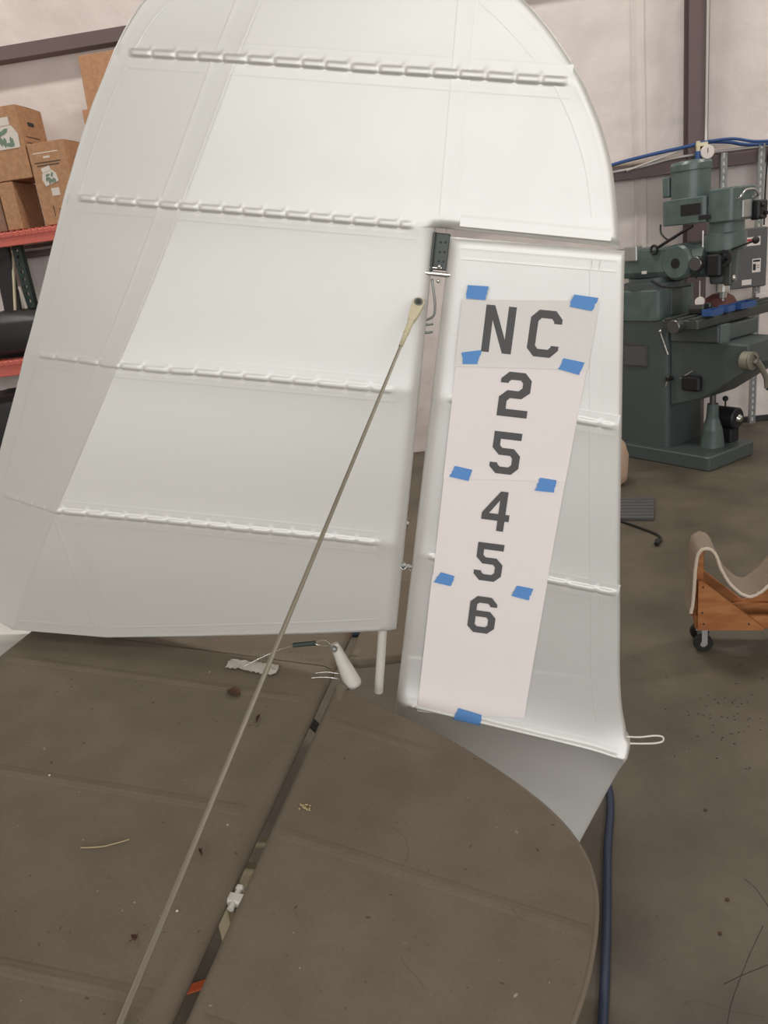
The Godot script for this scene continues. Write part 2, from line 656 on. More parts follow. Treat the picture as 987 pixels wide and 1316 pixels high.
# a glued-on fabric tape along a line in the fin plane, with the rib's ridge and its lacing under it
func tape_strip(p0: Vector2, p1: Vector2, half: float, ridge: float, pitch: float, sd: int, rough := 1.0) -> ArrayMesh:
	var st := begin()
	st.set_smooth_group(0)
	var n := noise(9.0, sd, 2)
	var d := (p1 - p0)
	var len := d.length()
	d /= len
	var nn := Vector2(-d.y, d.x)
	var ts := []
	if ridge > 0.0:
		ts = [-1.0, -0.95, -0.86, -0.66]
		for k in range(-9, 10):
			ts.append(k * 0.06)
		ts += [0.66, 0.86, 0.95, 1.0]
	else:
		ts = [-1.0, -0.9, -0.84, 0.0, 0.84, 0.9, 1.0]
	var steps := int(len / 0.0026) if ridge > 0.0 else int(len / 0.012)
	var rows := []
	for i in steps + 1:
		var s := len * i / steps
		var ph := s / pitch + 0.15 * n.get_noise_2d(s, 5.0)
		var k := absf(ph - roundf(ph)) * pitch
		var knot := exp(-pow(k / 0.0045, 2))
		var ends := smoothstep(0.0, 0.015, s) * smoothstep(0.0, 0.02, len - s)
		var wav := n.get_noise_2d(s * 0.35, 0.0)
		var row := PackedVector3Array()
		for t0 in ts:
			var t: float = t0 * half
			var p := p0 + d * s + nn * t
			var z := skin(p.x, p.y) + 0.0003
			if absf(t0) > 0.9 and absf(t0) < 0.99:
				z += 0.00012
			if ridge > 0.0:
				var tt := t - 0.0012 * wav * rough
				var body := exp(-pow(tt / 0.0058, 4))
				z += ends * ridge * body * (1.0 - 0.70 * knot + 0.16 * wav * rough)
				z += ends * ridge * 0.28 * knot * exp(-pow((tt - 0.0085) / 0.004, 2)) - ends * 0.0006 * knot * exp(-pow((tt + 0.0085) / 0.004, 2))
				z -= ends * 0.00015 * exp(-pow((absf(tt) - 0.0095) / 0.003, 2))
			row.append(Vector3(p.x, p.y, z))
		rows.append(row)
	grid(st, rows, true)
	return done(st)

func tape_path(pts: Array, half: float, raise := 0.00032) -> ArrayMesh:
	# plain tape following a curve; raised along both edges where its pinked edge lifts
	var st := begin()
	st.set_smooth_group(0)
	var rows := []
	for i in pts.size():
		var d: Vector2 = (pts[mini(i + 1, pts.size() - 1)] - pts[maxi(i - 1, 0)]).normalized()
		var nn := Vector2(-d.y, d.x)
		var row := PackedVector3Array()
		for t in [-1.0, -0.94, -0.8, -0.4, 0.0, 0.4, 0.8, 0.94, 1.0]:
			var p: Vector2 = pts[i] + nn * t * half
			var z := skin(p.x, p.y) + raise + (0.00022 if absf(t) > 0.9 and absf(t) < 0.99 else 0.0)
			row.append(Vector3(p.x, p.y, z))
		rows.append(row)
	grid(st, rows, true)
	return done(st)

func build_fin() -> void:
	var o := thing("vertical_fin", "tall silver fabric-covered tail fin with a rounded top and stitched rib lines", "aircraft fin", craft)
	part("covering", fin_covering(), M["silver dope"], o)
	for k in 4:
		var r: Vector4 = RIBS[k]
		part("rib_tape", tape_strip(Vector2(r.x + 0.02, lerpf(r.y, r.w, 0.02 / (r.z - r.x))), Vector2(r.z - 0.026 if k > 0 else r.z - 0.012, r.w), 0.026, [0.0032, 0.0027, 0.0020, 0.0026][k], [0.047, 0.043, 0.052, 0.046][k], 60 + k, [1.0, 0.6, 2.2, 1.4][k]), M["silver dope"], o)
	var pts := []
	for i in 60:
		var b := lerpf(0.74, -0.59, i / 59.0)
		pts.append(Vector2(crease(b) - 0.028, b))
	part("seam_tape", tape_path(pts, 0.022), M["silver dope"], o)
	pts = []
	for i in 50:
		var b := lerpf(0.70, -0.56, i / 49.0)
		var d := 0.034 if b < 0.5 else lerpf(0.034, 0.06, (b - 0.5) / 0.2)
		pts.append(Vector2(fin_left(b) + d * 0.55 + 0.004, b))
	part("edge_tape", tape_path(pts, 0.016, 0.00028), M["silver dope"], o)
	pts = []
	for i in 40:
		var b := lerpf(0.335, 0.69, i / 39.0)
		pts.append(Vector2(fin_right(b) - 0.030 - 0.02 * smoothstep(0.5, 0.7, b), b))
	part("edge_tape", tape_path(pts, 0.016, 0.00028), M["silver dope"], o)
	pts = []
	for i in 30:
		pts.append(Vector2(0.052 + 0.012 * i / 29.0, lerpf(0.325, 0.72, i / 29.0)))
	part("seam_tape", tape_path(pts, 0.017), M["silver dope"], o)
	pts = []
	for i in 40:
		var a := lerpf(-0.90, -0.045, i / 39.0)
		pts.append(Vector2(a, table(FIN_BASE, a) + 0.026))
	part("edge_tape", tape_path(pts, 0.014, 0.00028), M["silver dope"], o)
	pts = []
	for i in 24:
		pts.append(Vector2(-0.752, -0.33).lerp(Vector2(-0.690, -0.600), i / 23.0))
	part("seam_tape", tape_path(pts, 0.022, 0.0005), M["silver dope"], o)
	pts = []
	for i in 12:
		pts.append(Vector2(0.075, 0.318).lerp(Vector2(0.345, 0.303), i / 11.0))
	part("edge_tape", tape_path(pts, 0.010, 0.00028), M["silver dope"], o)
	# rudder post below the fabric, welded tube
	var st := begin()
	tube(st, curve([Vector3(-0.040, -0.53, 0.002), Vector3(-0.042, -0.63, 0.002), Vector3(-0.044, -0.715, 0.002)]), 0.0105, 12)
	part("post_tube", done(st), M["horn paint"], o, "silver painted steel tube under the fin")
	# hinge strap and fittings in the gap beside the rudder
	st = begin()
	box(st, Vector3(0.030, 0.066, 0.006), turned(0.0405, 0.262, -0.004, Vector3.BACK, -0.05), 0.002)
	box(st, Vector3(0.004, 0.070, 0.02), turned(0.0265, 0.262, 0.0, Vector3.BACK, -0.05), 0.001)
	part("hinge_plate", done(st), M["dark steel"], o, "dark steel plate with two rows of holes")
	st = begin()
	for i in 2:
		for j in 3:
			rod(st, Vector3(0.038 + i * 0.009 + j * 0.0009, 0.245 + j * 0.017, -0.002), Vector3(0.038 + i * 0.009 + j * 0.0009, 0.245 + j * 0.017, 0.0), 0.0024, 8)
	part("plate_hole", done(st), M["black plastic"], o)
	st = begin()
	rod(st, Vector3(0.015, 0.224, 0.006), Vector3(0.062, 0.221, 0.006), 0.0045, 10)
	rod(st, Vector3(0.015, 0.234, 0.004), Vector3(0.045, 0.233, 0.004), 0.0022, 8)
	part("hinge_bolt", done(st), M["bright steel"], o, "bright hinge bolt")
	st = begin()
	for y in [0.236, 0.210]:
		ball(st, Vector3(0.040, y, 0.007), Vector3(0.004, 0.004, 0.003), 10, 6)
	part("bolt_head", done(st), M["bright steel"], o)
	part("cable_loop", tube_mesh([Vector3(0.027, 0.213, 0), Vector3(0.032, 0.19, 0.002), Vector3(0.036, 0.165, 0.002), Vector3(0.034, 0.145, 0.002), Vector3(0.018, 0.135, 0)], 0.0024, 8, 0.005), M["bare steel"], o)
	st = begin()
	for y in [0.128, 0.113]:
		rod(st, Vector3(0.014, y - 0.002, 0), Vector3(0.034, y + 0.002, 0), 0.0028, 8)
	part("clip", done(st), M["bare steel"], o)

func build_rudder() -> void:
	var o := thing("rudder", "silver fabric-covered rudder panel hinged behind the fin, with paper taped on it", "rudder", craft)
	part("covering", rudder_covering(), M["silver dope"], o)
	for k in [4, 5, 6]:
		var r: Vector4 = RIBS[k]
		part("rib_tape", tape_strip(Vector2(r.x + 0.022, lerpf(r.y, r.w, 0.022 / (r.z - r.x))), Vector2(r.z - 0.006, r.w), 0.022, [0.0022, 0.0028, 0.0030][k - 4], [0.05, 0.06, 0.5][k - 4], 70 + k, 2.0), M["silver dope"], o)
	var pts := []
	for i in 40:
		var b := lerpf(-0.70, 0.26, i / 39.0)
		pts.append(Vector2(table(rud_te, b) - 0.05, b))
	part("edge_tape", tape_path(pts, 0.012, 0.00028), M["silver dope"], o)
	pts = []
	for i in 20:
		var a := lerpf(0.08, 0.36, i / 19.0)
		pts.append(Vector2(a, 0.262 - 0.0356 * (a - 0.063)))
	part("edge_tape", tape_path(pts, 0.011, 0.00028), M["silver dope"], o)
	# lower hinge: wire-locked bolt across the gap
	var st := begin()
	rod(st, Vector3(-0.018, -0.384, 0.004), Vector3(0.022, -0.387, 0.004), 0.0042, 10)
	rod(st, Vector3(-0.006, -0.384, 0.004), Vector3(0.002, -0.385, 0.004), 0.0075, 6)
	part("hinge_bolt", done(st), M["bare steel"], o)
	st = begin()
	tube(st, curve([Vector3(-0.012, -0.376, 0.008), Vector3(0.0, -0.392, 0.011), Vector3(0.014, -0.378, 0.008)], 0.004), 0.0011, 6)
	tube(st, curve([Vector3(-0.012, -0.392, 0.008), Vector3(0.002, -0.378, 0.012), Vector3(0.016, -0.394, 0.008)], 0.004), 0.0011, 6)
	part("lock_wire", done(st), M["bright steel"], o)

# ---------------------------------------------------------------- stabilizers and elevators (x aft, y out along the span, z up)
const ELEV := [Vector2(-0.098, 0.066), Vector2(0.01, 0.121), Vector2(0.109, 0.167), Vector2(0.211, 0.232), Vector2(0.305, 0.306), Vector2(0.368, 0.374), Vector2(0.405, 0.445), Vector2(0.417, 0.517), Vector2(0.412, 0.593), Vector2(0.396, 0.676), Vector2(0.374, 0.746), Vector2(0.335, 0.84), Vector2(0.27, 0.94), Vector2(0.17, 1.04), Vector2(0.02, 1.11)]

func plan(a: float, s: float, z: float, side: float) -> Vector3:
	return Vector3(a, -0.69 + z, s * side)

func flat_shell(rows: Array) -> ArrayMesh:
	var st := begin()
	st.set_smooth_group(1)
	grid(st, rows, false)
	var back := []
	for r in rows:
		var q := PackedVector3Array()
		for p in r:
			q.append(Vector3(p.x, -1.38 - p.y, p.z))
		back.append(q)
	st.set_smooth_group(2)
	grid(st, back, true)
	return done(st)

func ridge_strip(p0: Vector2, p1: Vector2, half: float, h: float, base: Callable, side: float) -> ArrayMesh:
	var st := begin()
	st.set_smooth_group(0)
	var d := (p1 - p0)
	var len := d.length()
	d /= len
	var nn := Vector2(-d.y, d.x)
	var rows := []
	for i in 61:
		var s := len * i / 60.0
		var row := PackedVector3Array()
		var f := smoothstep(0, 0.03, s) * smoothstep(0, 0.05, len - s)
		for t in [-1.0, -0.9, -0.5, -0.3, -0.15, 0.0, 0.15, 0.3, 0.5, 0.9, 1.0]:
			var p: Vector2 = p0 + d * s + nn * t * half
			var z: float = base.call(p.x, p.y) + (0.0004 if absf(t) < 0.95 else -0.0004) + h * f * exp(-pow(t / 0.25, 2))
			row.append(plan(p.x, p.y, z, side))
		rows.append(row)
	grid(st, rows, side > 0.0)
	return done(st)

func stab_z(a: float, s: float) -> float:
	var z := lerpf(0.020, 0.023, clampf((a + 0.93) / 0.77, 0, 1))
	for r in [0.14, 0.49, 0.85]:
		z += 0.0014 * exp(-absf(s - r) / 0.05) * smoothstep(-0.17, -0.3, a)
	return z

func elev_z(a: float, s: float) -> float:
	return lerpf(0.0135, 0.007, clampf((a + 0.135) / 0.5, 0, 1))

func build_stab(side: float, called: String, label_s: String, label_e: String) -> void:
	var o := thing("stabilizer", label_s, "stabilizer", craft)
	var rows := []
	for s in columns(0.001, 1.13, 60, false, true):
		var round_tip := 0.12 * pow(clampf((s - 0.98) / 0.15, 0, 1), 2)
		var row := PackedVector3Array()
		for a in columns(-0.93 + round_tip, -0.154, 40, true, true):
			row.append(plan(a, s, stab_z(a, s) * edge(a + 0.93 - round_tip, 0.018) * edge(-0.154 - a, 0.026) * edge(1.13 - s, 0.02), side))
		rows.append(row)
	if side < 0.0:
		rows.reverse()
	part("covering", flat_shell(rows), M["dusty fabric"], o)
	for r in [0.14, 0.49, 0.85]:
		part("rib_tape", ridge_strip(Vector2(-0.90, r), Vector2(-0.19, r), 0.014, 0.0009, stab_z, side), M["dusty fabric"], o)
	# elevator
	var e := thing("elevator", label_e, "elevator", craft)
	var out := smooth_table(ELEV)
	rows = []
	var ss := columns(0.062, 1.105, 70, true, true)
	for s in ss:
		var r := maxf(table(out, s), -0.12)
		var row := PackedVector3Array()
		for a in columns(-0.136, r, 36, true, true):
			row.append(plan(a, s, elev_z(a, s) * edge(a + 0.136, 0.013) * edge(r - a, 0.007) * edge(1.105 - s, 0.012) * edge(s - 0.062, 0.006), side))
		rows.append(row)
	if side < 0.0:
		rows.reverse()
	part("covering", flat_shell(rows), M["dusty fabric"], e)
	part("rib_tape", ridge_strip(Vector2(-0.118, 0.187), Vector2(0.115, 0.238), 0.014, 0.0007, elev_z, side), M["dusty fabric"], e)
	part("rib_tape", ridge_strip(Vector2(-0.115, 0.514), Vector2(0.40, 0.600), 0.014, 0.0007, elev_z, side), M["dusty fabric"], e)
	part("rib_tape", ridge_strip(Vector2(-0.115, 0.86), Vector2(0.28, 0.90), 0.014, 0.0007, elev_z, side), M["dusty fabric"], e)
	var pts := []
	for s in range(0, 40):
		var v := lerpf(0.12, 1.0, s / 39.0)
		pts.append(plan(table(out, v) - 0.004, v, 0.004, side))
	var st := begin()
	tube(st, PackedVector3Array(pts), 0.0045, 8)
	part("edge_tube", done(st), M["dusty tape"], e)
	# torque tube and its end, horn
	st = begin()
	rod(st, plan(-0.122, 0.052 if side > 0.0 else 0.075, 0.002, side), plan(-0.112, 0.115, 0.002, side), 0.0165, 14, 0.012, 0.002)
	part("torque_tube", done(st), M["dusty tape"], e)
	st = begin()
	if side > 0.0:
		var root := Vector3(-0.098, -0.688, 0.030)
		var tip := Vector3(-0.146, -0.584, 0.030)
		var hy := (tip - root).normalized()
		var xf := Transform3D(Basis(hy.cross(Vector3.BACK).normalized(), hy, hy.cross(Vector3.BACK).normalized().cross(hy)), root)
		lathe(st, [Vector2(0, 0), Vector2(0.019, 0.0), Vector2(0.021, 0.006), Vector2(0.0105, 0.108), Vector2(0.008, 0.113), Vector2(0, 0.114)], 16, xf)
		part("control_horn", done(st), M["horn paint"], e, "silver painted tapered horn")
		st = begin()
		var c := xf * Vector3(0.0, 0.106, 0.0)
		lathe(st, [Vector2(0.004, -0.002), Vector2(0.008, -0.002), Vector2(0.008, 0.002), Vector2(0.004, 0.002), Vector2(0.004, -0.002)], 12, Transform3D(Basis(Vector3.RIGHT, PI / 2), c + Vector3(0, 0, 0.0125)))
		part("horn_eye", done(st), M["bare steel"], e)
	# hinge fittings between the two
	for s in [0.655, 1.0]:
		st = begin()
		box(st, Vector3(0.034, 0.013, 0.020), Transform3D(Basis(), plan(-0.146, s, 0.001, side)), 0.003)
		rod(st, plan(-0.1455, s - 0.019, 0.002, side), plan(-0.1455, s + 0.019, 0.002, side), 0.0055, 10)
		rod(st, plan(-0.1455, s - 0.023, 0.002, side), plan(-0.1455, s - 0.018, 0.002, side), 0.0080, 6)
		part("hinge", done(st), M["horn paint"], e, "dull steel hinge fitting")

func build_fuselage() -> void:
	var st := begin()
	st.set_smooth_group(1)
	var rows := []
	for k in [[-2.3, 0.30, -0.66, -1.32], [-1.5, 0.235, -0.695, -1.22], [-1.1, 0.185, -0.700, -1.13], [-0.955, 0.165, -0.705, -1.09], [-0.93, 0.150, -0.718, -1.08], [-0.5, 0.07, -0.722, -0.88], [-0.22, 0.014, -0.73, -0.77]]:
		var row := PackedVector3Array()
		var w: float = k[1]
		for q in [[1, k[3]], [1, k[2] - 0.02], [0.93, k[2]], [0, k[2] + 0.004], [-0.93, k[2]], [-1, k[2] - 0.02], [-1, k[3]], [1, k[3]]]:
			row.append(Vector3(k[0], q[1], w * q[0]))
		rows.append(row)
	grid(st, rows, true)
	for e in [0, rows.size() - 1]:
		var r: PackedVector3Array = rows[e]
		face(st, [r[0], r[1], r[2], r[3], r[4], r[5], r[6]], Vector3(-1, -0.9, 0))
	var o := thing("fuselage_tail", "pale silver fabric fuselage end ahead of the dusty stabilizer, under the fin", "fuselage", craft)
	part("covering", done(st), M["silver dope"], o)
	st = begin()
	rod(st, Vector3(-0.26, -0.78, 0), Vector3(-0.10, -0.93, 0), 0.012, 10)
	part("tail_spring", done(st), M["dark steel"], o)

func build_brace() -> void:
	var o := thing("brace_wire", "long thin steel bracing wire slanting from the fin down across the stabilizer", "bracing wire", craft)
	var a := Vector3(0.010, 0.170, 0.050)
	var e := Vector3(-0.209, -0.672, 0.925)
	var d := (e - a).normalized()
	var st := begin()
	tube(st, PackedVector3Array([a + d * 0.075, a + d * 0.4, a + d * 0.8, e]), 0.0031, 10, 0.0052, 0.6)
	part("wire", done(st), M["brace steel"], o)
	st = begin()
	tube(st, PackedVector3Array([a + d * 0.028, a + d * 0.04, a + d * 0.06, a + d * 0.10]), 0.0075, 12, 0.0042, 0.8)
	rod(st, a + d * 0.062, a + d * 0.071, 0.0062, 6)
	part("terminal_shank", done(st), M["cadmium"], o)
	# fork: two ears about the pin
	st = begin()
	var x := d
	var z := Vector3(0, 0, 1)
	var y := z.cross(x).normalized()
	z = x.cross(y)
	var ear := []
	for k in 13:
		var t := PI / 2 + PI * k / 12.0
		ear.append(Vector2(cos(t) * 0.0115, sin(t) * 0.0115))
	ear.append(Vector2(0.032, -0.0085))
	ear.append(Vector2(0.040, -0.006))
	ear.append(Vector2(0.040, 0.006))
	ear.append(Vector2(0.032, 0.0085))
	for s in [-0.0065, 0.0035]:
		extrude(st, ear, s, s + 0.003, Transform3D(Basis(x, y, z), a), 0.0006)
	part("fork", done(st), M["cadmium"], o, "yellowish plated fork end")
	st = begin()
	var pf := Transform3D(Basis(x, y, z), a)
	lathe(st, [Vector2(0.0052, 0.0064), Vector2(0.0085, 0.0064), Vector2(0.0085, 0.0076), Vector2(0.0052, 0.0076)], 18, pf * Transform3D(Basis(Vector3.RIGHT, PI / 2), Vector3.ZERO))
	part("bushing", done(st), M["bare steel"], o)
	st = begin()
	rod(st, pf * Vector3(0, 0, -0.035), pf * Vector3(0, 0, 0.0085), 0.0044, 12)
	rod(st, pf * Vector3(0, 0, 0.0065), pf * Vector3(0, 0, 0.0088), 0.0050, 12)
	part("clevis_pin", done(st), M["dark steel"], o)
	st = begin()
	box(st, Vector3(0.020, 0.016, 0.003), turned(0.012, 0.168, 0.036, Vector3.BACK, 0.2), 0.001)
	part("lug", done(st), M["silver tape"], o)
	st = begin()
	box(st, Vector3(0.05, 0.02, 0.022), Transform3D(Basis(x, y, z).orthonormalized(), e), 0.004)
	part("end_fitting", done(st), M["cadmium"], o)

# ---------------------------------------------------------------- the paper pattern and its tape
var sheet_xf: Transform2D     # sheet coordinates (x right, y up from the top-left corner) to chord and height

func on_sheet(p: Vector2, lift: float) -> Vector3:
	var q := sheet_xf * p
	var z := skin(q.x, q.y, false)
	return Vector3(q.x, q.y, z + 0.0070 + lift)

func laid(poly: Array, lift: float, thick := 0.0003) -> ArrayMesh:
	# a flat shape lying on the sheet, cut finely enough to follow it
	var st := begin()
	st.set_smooth_group(0)
	var p := PackedVector2Array(poly)
	if Geometry2D.is_polygon_clockwise(p):
		p.reverse()
	var t := Geometry2D.triangulate_polygon(p)
	for i in range(0, t.size(), 3):
		var v := [p[t[i]], p[t[i + 1]], p[t[i + 2]]]
		if (v[1] - v[0]).cross(v[2] - v[0]) > 0.0:
			v = [v[0], v[2], v[1]]
		for w in v:
			st.add_vertex(on_sheet(w, lift))
	st.set_smooth_group(-1)
	for i in p.size():
		var j := (i + 1) % p.size()
		quad(st, on_sheet(p[i], lift - thick), on_sheet(p[i], lift), on_sheet(p[j], lift), on_sheet(p[j], lift - thick))
	return done(st)

func sheet_mesh(x0: float, x1: float, y_top: float, y_bot: float, slope: float, lift: float, x1b := -1.0) -> ArrayMesh:
	var st := begin()
	st.set_smooth_group(0)
	var rows := []
	for i in 17:
		var row := PackedVector3Array()
		for k in 13:
			var u := k / 12.0
			var y := lerpf(y_top, y_bot, i / 16.0) + slope * (u - 0.5)
			var x := lerpf(x0, lerpf(x1, x1 if x1b < 0.0 else x1b, i / 16.0), u)
			row.append(on_sheet(Vector2(x, y), lift + (0.0012 if i == 16 and lift > 0.0004 else 0.0)))
		rows.append(row)
	grid(st, rows, false)
	var back := []
	for r in rows:
		var q := PackedVector3Array()
		for p in r:
			q.append(p - Vector3(0, 0, 0.0004))
		back.append(q)
	grid(st, back, true)
	return done(st)

func glyph(kind: String, x: float, y: float, w: float, h: float) -> Array:
	# blocky stencil figures as outlines in a unit box, y down from the top; stroke about a fifth of the width
	var pts := []
	match kind:
		"N": pts = [[0, 1], [0, 0], [0.29, 0], [0.74, 0.70], [0.74, 0], [1, 0], [1, 1], [0.70, 1], [0.26, 0.31], [0.26, 1]]
		"C": pts = [[1, 0.27], [1, 0.17], [0.77, 0], [0.24, 0], [0, 0.17], [0, 0.83], [0.24, 1], [0.77, 1], [1, 0.83], [1, 0.74], [0.75, 0.74], [0.75, 0.77], [0.67, 0.83], [0.34, 0.83], [0.25, 0.76], [0.25, 0.24], [0.34, 0.17], [0.67, 0.17], [0.75, 0.23], [0.75, 0.27]]
		"2": pts = [[0, 0.25], [0, 0.16], [0.24, 0], [0.77, 0], [1, 0.16], [1, 0.43], [0.74, 0.58], [0.36, 0.58], [0.27, 0.65], [0.27, 0.83], [1, 0.83], [1, 1], [0, 1], [0, 0.57], [0.25, 0.41], [0.62, 0.41], [0.73, 0.34], [0.73, 0.23], [0.65, 0.17], [0.34, 0.17], [0.26, 0.22], [0.26, 0.25]]
		"5": pts = [[0.03, 0], [0.97, 0], [0.97, 0.17], [0.27, 0.17], [0.27, 0.32], [0.36, 0.38], [0.76, 0.38], [1, 0.54], [1, 0.84], [0.77, 1], [0.23, 1], [0, 0.84], [0, 0.74], [0.26, 0.74], [0.26, 0.77], [0.35, 0.83], [0.65, 0.83], [0.74, 0.77], [0.74, 0.61], [0.66, 0.55], [0.27, 0.55], [0.03, 0.39]]
		"6": pts = [[1, 0.25], [1, 0.17], [0.76, 0], [0.24, 0], [0, 0.17], [0, 0.84], [0.24, 1], [0.76, 1], [1, 0.84], [1, 0.55], [0.77, 0.39], [0.26, 0.39], [0.26, 0.22], [0.34, 0.17], [0.66, 0.17], [0.74, 0.22], [0.74, 0.25]]
		"4": pts = [[0.62, 0], [0.90, 0], [0.90, 0.57], [1.06, 0.57], [1.06, 0.74], [0.90, 0.74], [0.90, 1], [0.63, 1], [0.63, 0.74], [0, 0.74], [0, 0.57]]
	var out := []
	for p in pts:
		out.append(Vector2(x + p[0] * w, y - p[1] * h))
	return out

func glyph_mesh(kind: String, x: float, y: float, w: float, h: float) -> ArrayMesh:
	var st := begin()
	var polys := [glyph(kind, x, y, w, h)]
	if kind == "4":
		# the open triangle of the 4 and the eye of the 6 are cut by splitting the outline
		polys = [[Vector2(x + 0.62 * w, y), Vector2(x + 0.90 * w, y), Vector2(x + 0.90 * w, y - h), Vector2(x + 0.63 * w, y - h), Vector2(x + 0.63 * w, y - 0.22 * h)],
			[Vector2(x + 0.62 * w, y), Vector2(x + 0.63 * w, y - 0.22 * h), Vector2(x + 0.27 * w, y - 0.57 * h), Vector2(x, y - 0.57 * h)],
			[Vector2(x, y - 0.57 * h), Vector2(x + 1.06 * w, y - 0.57 * h), Vector2(x + 1.06 * w, y - 0.74 * h), Vector2(x, y - 0.74 * h)]]
	elif kind == "6":
		var q := func(a: float, b: float) -> Vector2: return Vector2(x + a * w, y - b * h)
		polys = [[q.call(1, 0.25), q.call(1, 0.17), q.call(0.76, 0), q.call(0.24, 0), q.call(0, 0.17), q.call(0, 0.84), q.call(0.26, 0.77), q.call(0.26, 0.22), q.call(0.34, 0.17), q.call(0.66, 0.17), q.call(0.74, 0.22), q.call(0.74, 0.25)],
			[q.call(0, 0.84), q.call(0.24, 1), q.call(0.76, 1), q.call(1, 0.84), q.call(0.74, 0.77), q.call(0.66, 0.83), q.call(0.35, 0.83), q.call(0.26, 0.77)],
			[q.call(1, 0.84), q.call(1, 0.55), q.call(0.77, 0.39), q.call(0.26, 0.39), q.call(0.26, 0.55), q.call(0.66, 0.55), q.call(0.74, 0.61), q.call(0.74, 0.77)]]
	for p in polys:
		var m := laid(p, 0.0022, 0.0004)
		st.append_from(m, 0, Transform3D())
	return st.commit()

func build_paper() -> void:
	var ang := deg_to_rad(-2.37)
	sheet_xf = Transform2D(ang, Vector2(0.089, 0.190))
	var o := thing("paper_template", "long white paper strip of taped sheets printed with NC 25456 on the rudder", "paper", craft)
	var a := part("sheet", sheet_mesh(0.0, 0.249, 0.0, -0.125, 0.02, 0.0016), M["paper grey"], o, "greyer top sheet with the letters NC")
	part("letter", glyph_mesh("N", 0.0465, -0.0145, 0.0565, 0.087), M["numeral ink"], a)
	part("letter", glyph_mesh("C", 0.131, -0.0145, 0.058, 0.086), M["numeral ink"], a)
	var b := part("sheet", sheet_mesh(0.002, 0.247, -0.112, -0.350, 0.024, 0.0008, 0.243), M["paper"], o)
	part("numeral", glyph_mesh("2", 0.0915, -0.134, 0.058, 0.087), M["numeral ink"], b)
	part("numeral", glyph_mesh("5", 0.0905, -0.252, 0.0575, 0.086), M["numeral ink"], b)
	var c := part("sheet", sheet_mesh(0.003, 0.243, -0.320, -0.590, 0.026, 0.0002, 0.240), M["paper"], o)
	part("numeral", glyph_mesh("4", 0.0880, -0.375, 0.053, 0.086), M["numeral ink"], c)
	part("numeral", glyph_mesh("5", 0.0870, -0.490, 0.0575, 0.086), M["numeral ink"], c)
	var d := part("sheet", sheet_mesh(0.001, 0.241, -0.568, -0.907, 0.024, -0.0004, 0.240), M["paper"], o)
	part("numeral", glyph_mesh("6", 0.0885, -0.614, 0.0575, 0.087), M["numeral ink"], d)
	var tapes := [[0.007, 0.017, 0.046, 0.018, 0.043, -0.007, 0.007, -0.007], [0.202, 0.018, 0.246, 0.016, 0.238, -0.008, 0.197, -0.004], [0.011, -0.107, 0.047, -0.099, 0.043, -0.126, 0.015, -0.129], [0.202, -0.098, 0.241, -0.102, 0.235, -0.126, 0.194, -0.119], [0.023, -0.333, 0.058, -0.337, 0.053, -0.361, 0.014, -0.357], [0.193, -0.336, 0.225, -0.337, 0.224, -0.363, 0.186, -0.364], [0.019, -0.570, 0.049, -0.575, 0.042, -0.599, 0.006, -0.595], [0.181, -0.577, 0.214, -0.579, 0.208, -0.607, 0.172, -0.602], [0.093, -0.893, 0.147, -0.901, 0.146, -0.926, 0.084, -0.922]]
	var where := ["at the top left corner of the paper, above the letter N", "at the top right corner of the paper, above the letter C", "at the left paper edge below the letter N", "at the right paper edge below the letter C", "left of the first figure 5", "right of the first figure 5", "left of the second figure 5", "right of the second figure 5", "at the bottom end of the paper strip"]
	rng.seed = 4
	for k in tapes.size():
		var t: Array = tapes[k]
		var q := []
		for i in 4:
			var p := Vector2(t[2 * i], t[2 * i + 1])
			var n := Vector2(t[(2 * i + 2) % 8], t[(2 * i + 3) % 8])
			q.append(p)
			if i % 2 == 1:
				for s in 5:
					q.append(p.lerp(n, (s + 1) / 6.0) + Vector2(rng.randf_range(-0.0014, 0.0014), 0))
		single("painters_tape", "torn blue tape piece " + where[k], "tape", laid(q, 0.0034, 0.0006), M["blue tape"], craft, "blue tape pieces on the paper")

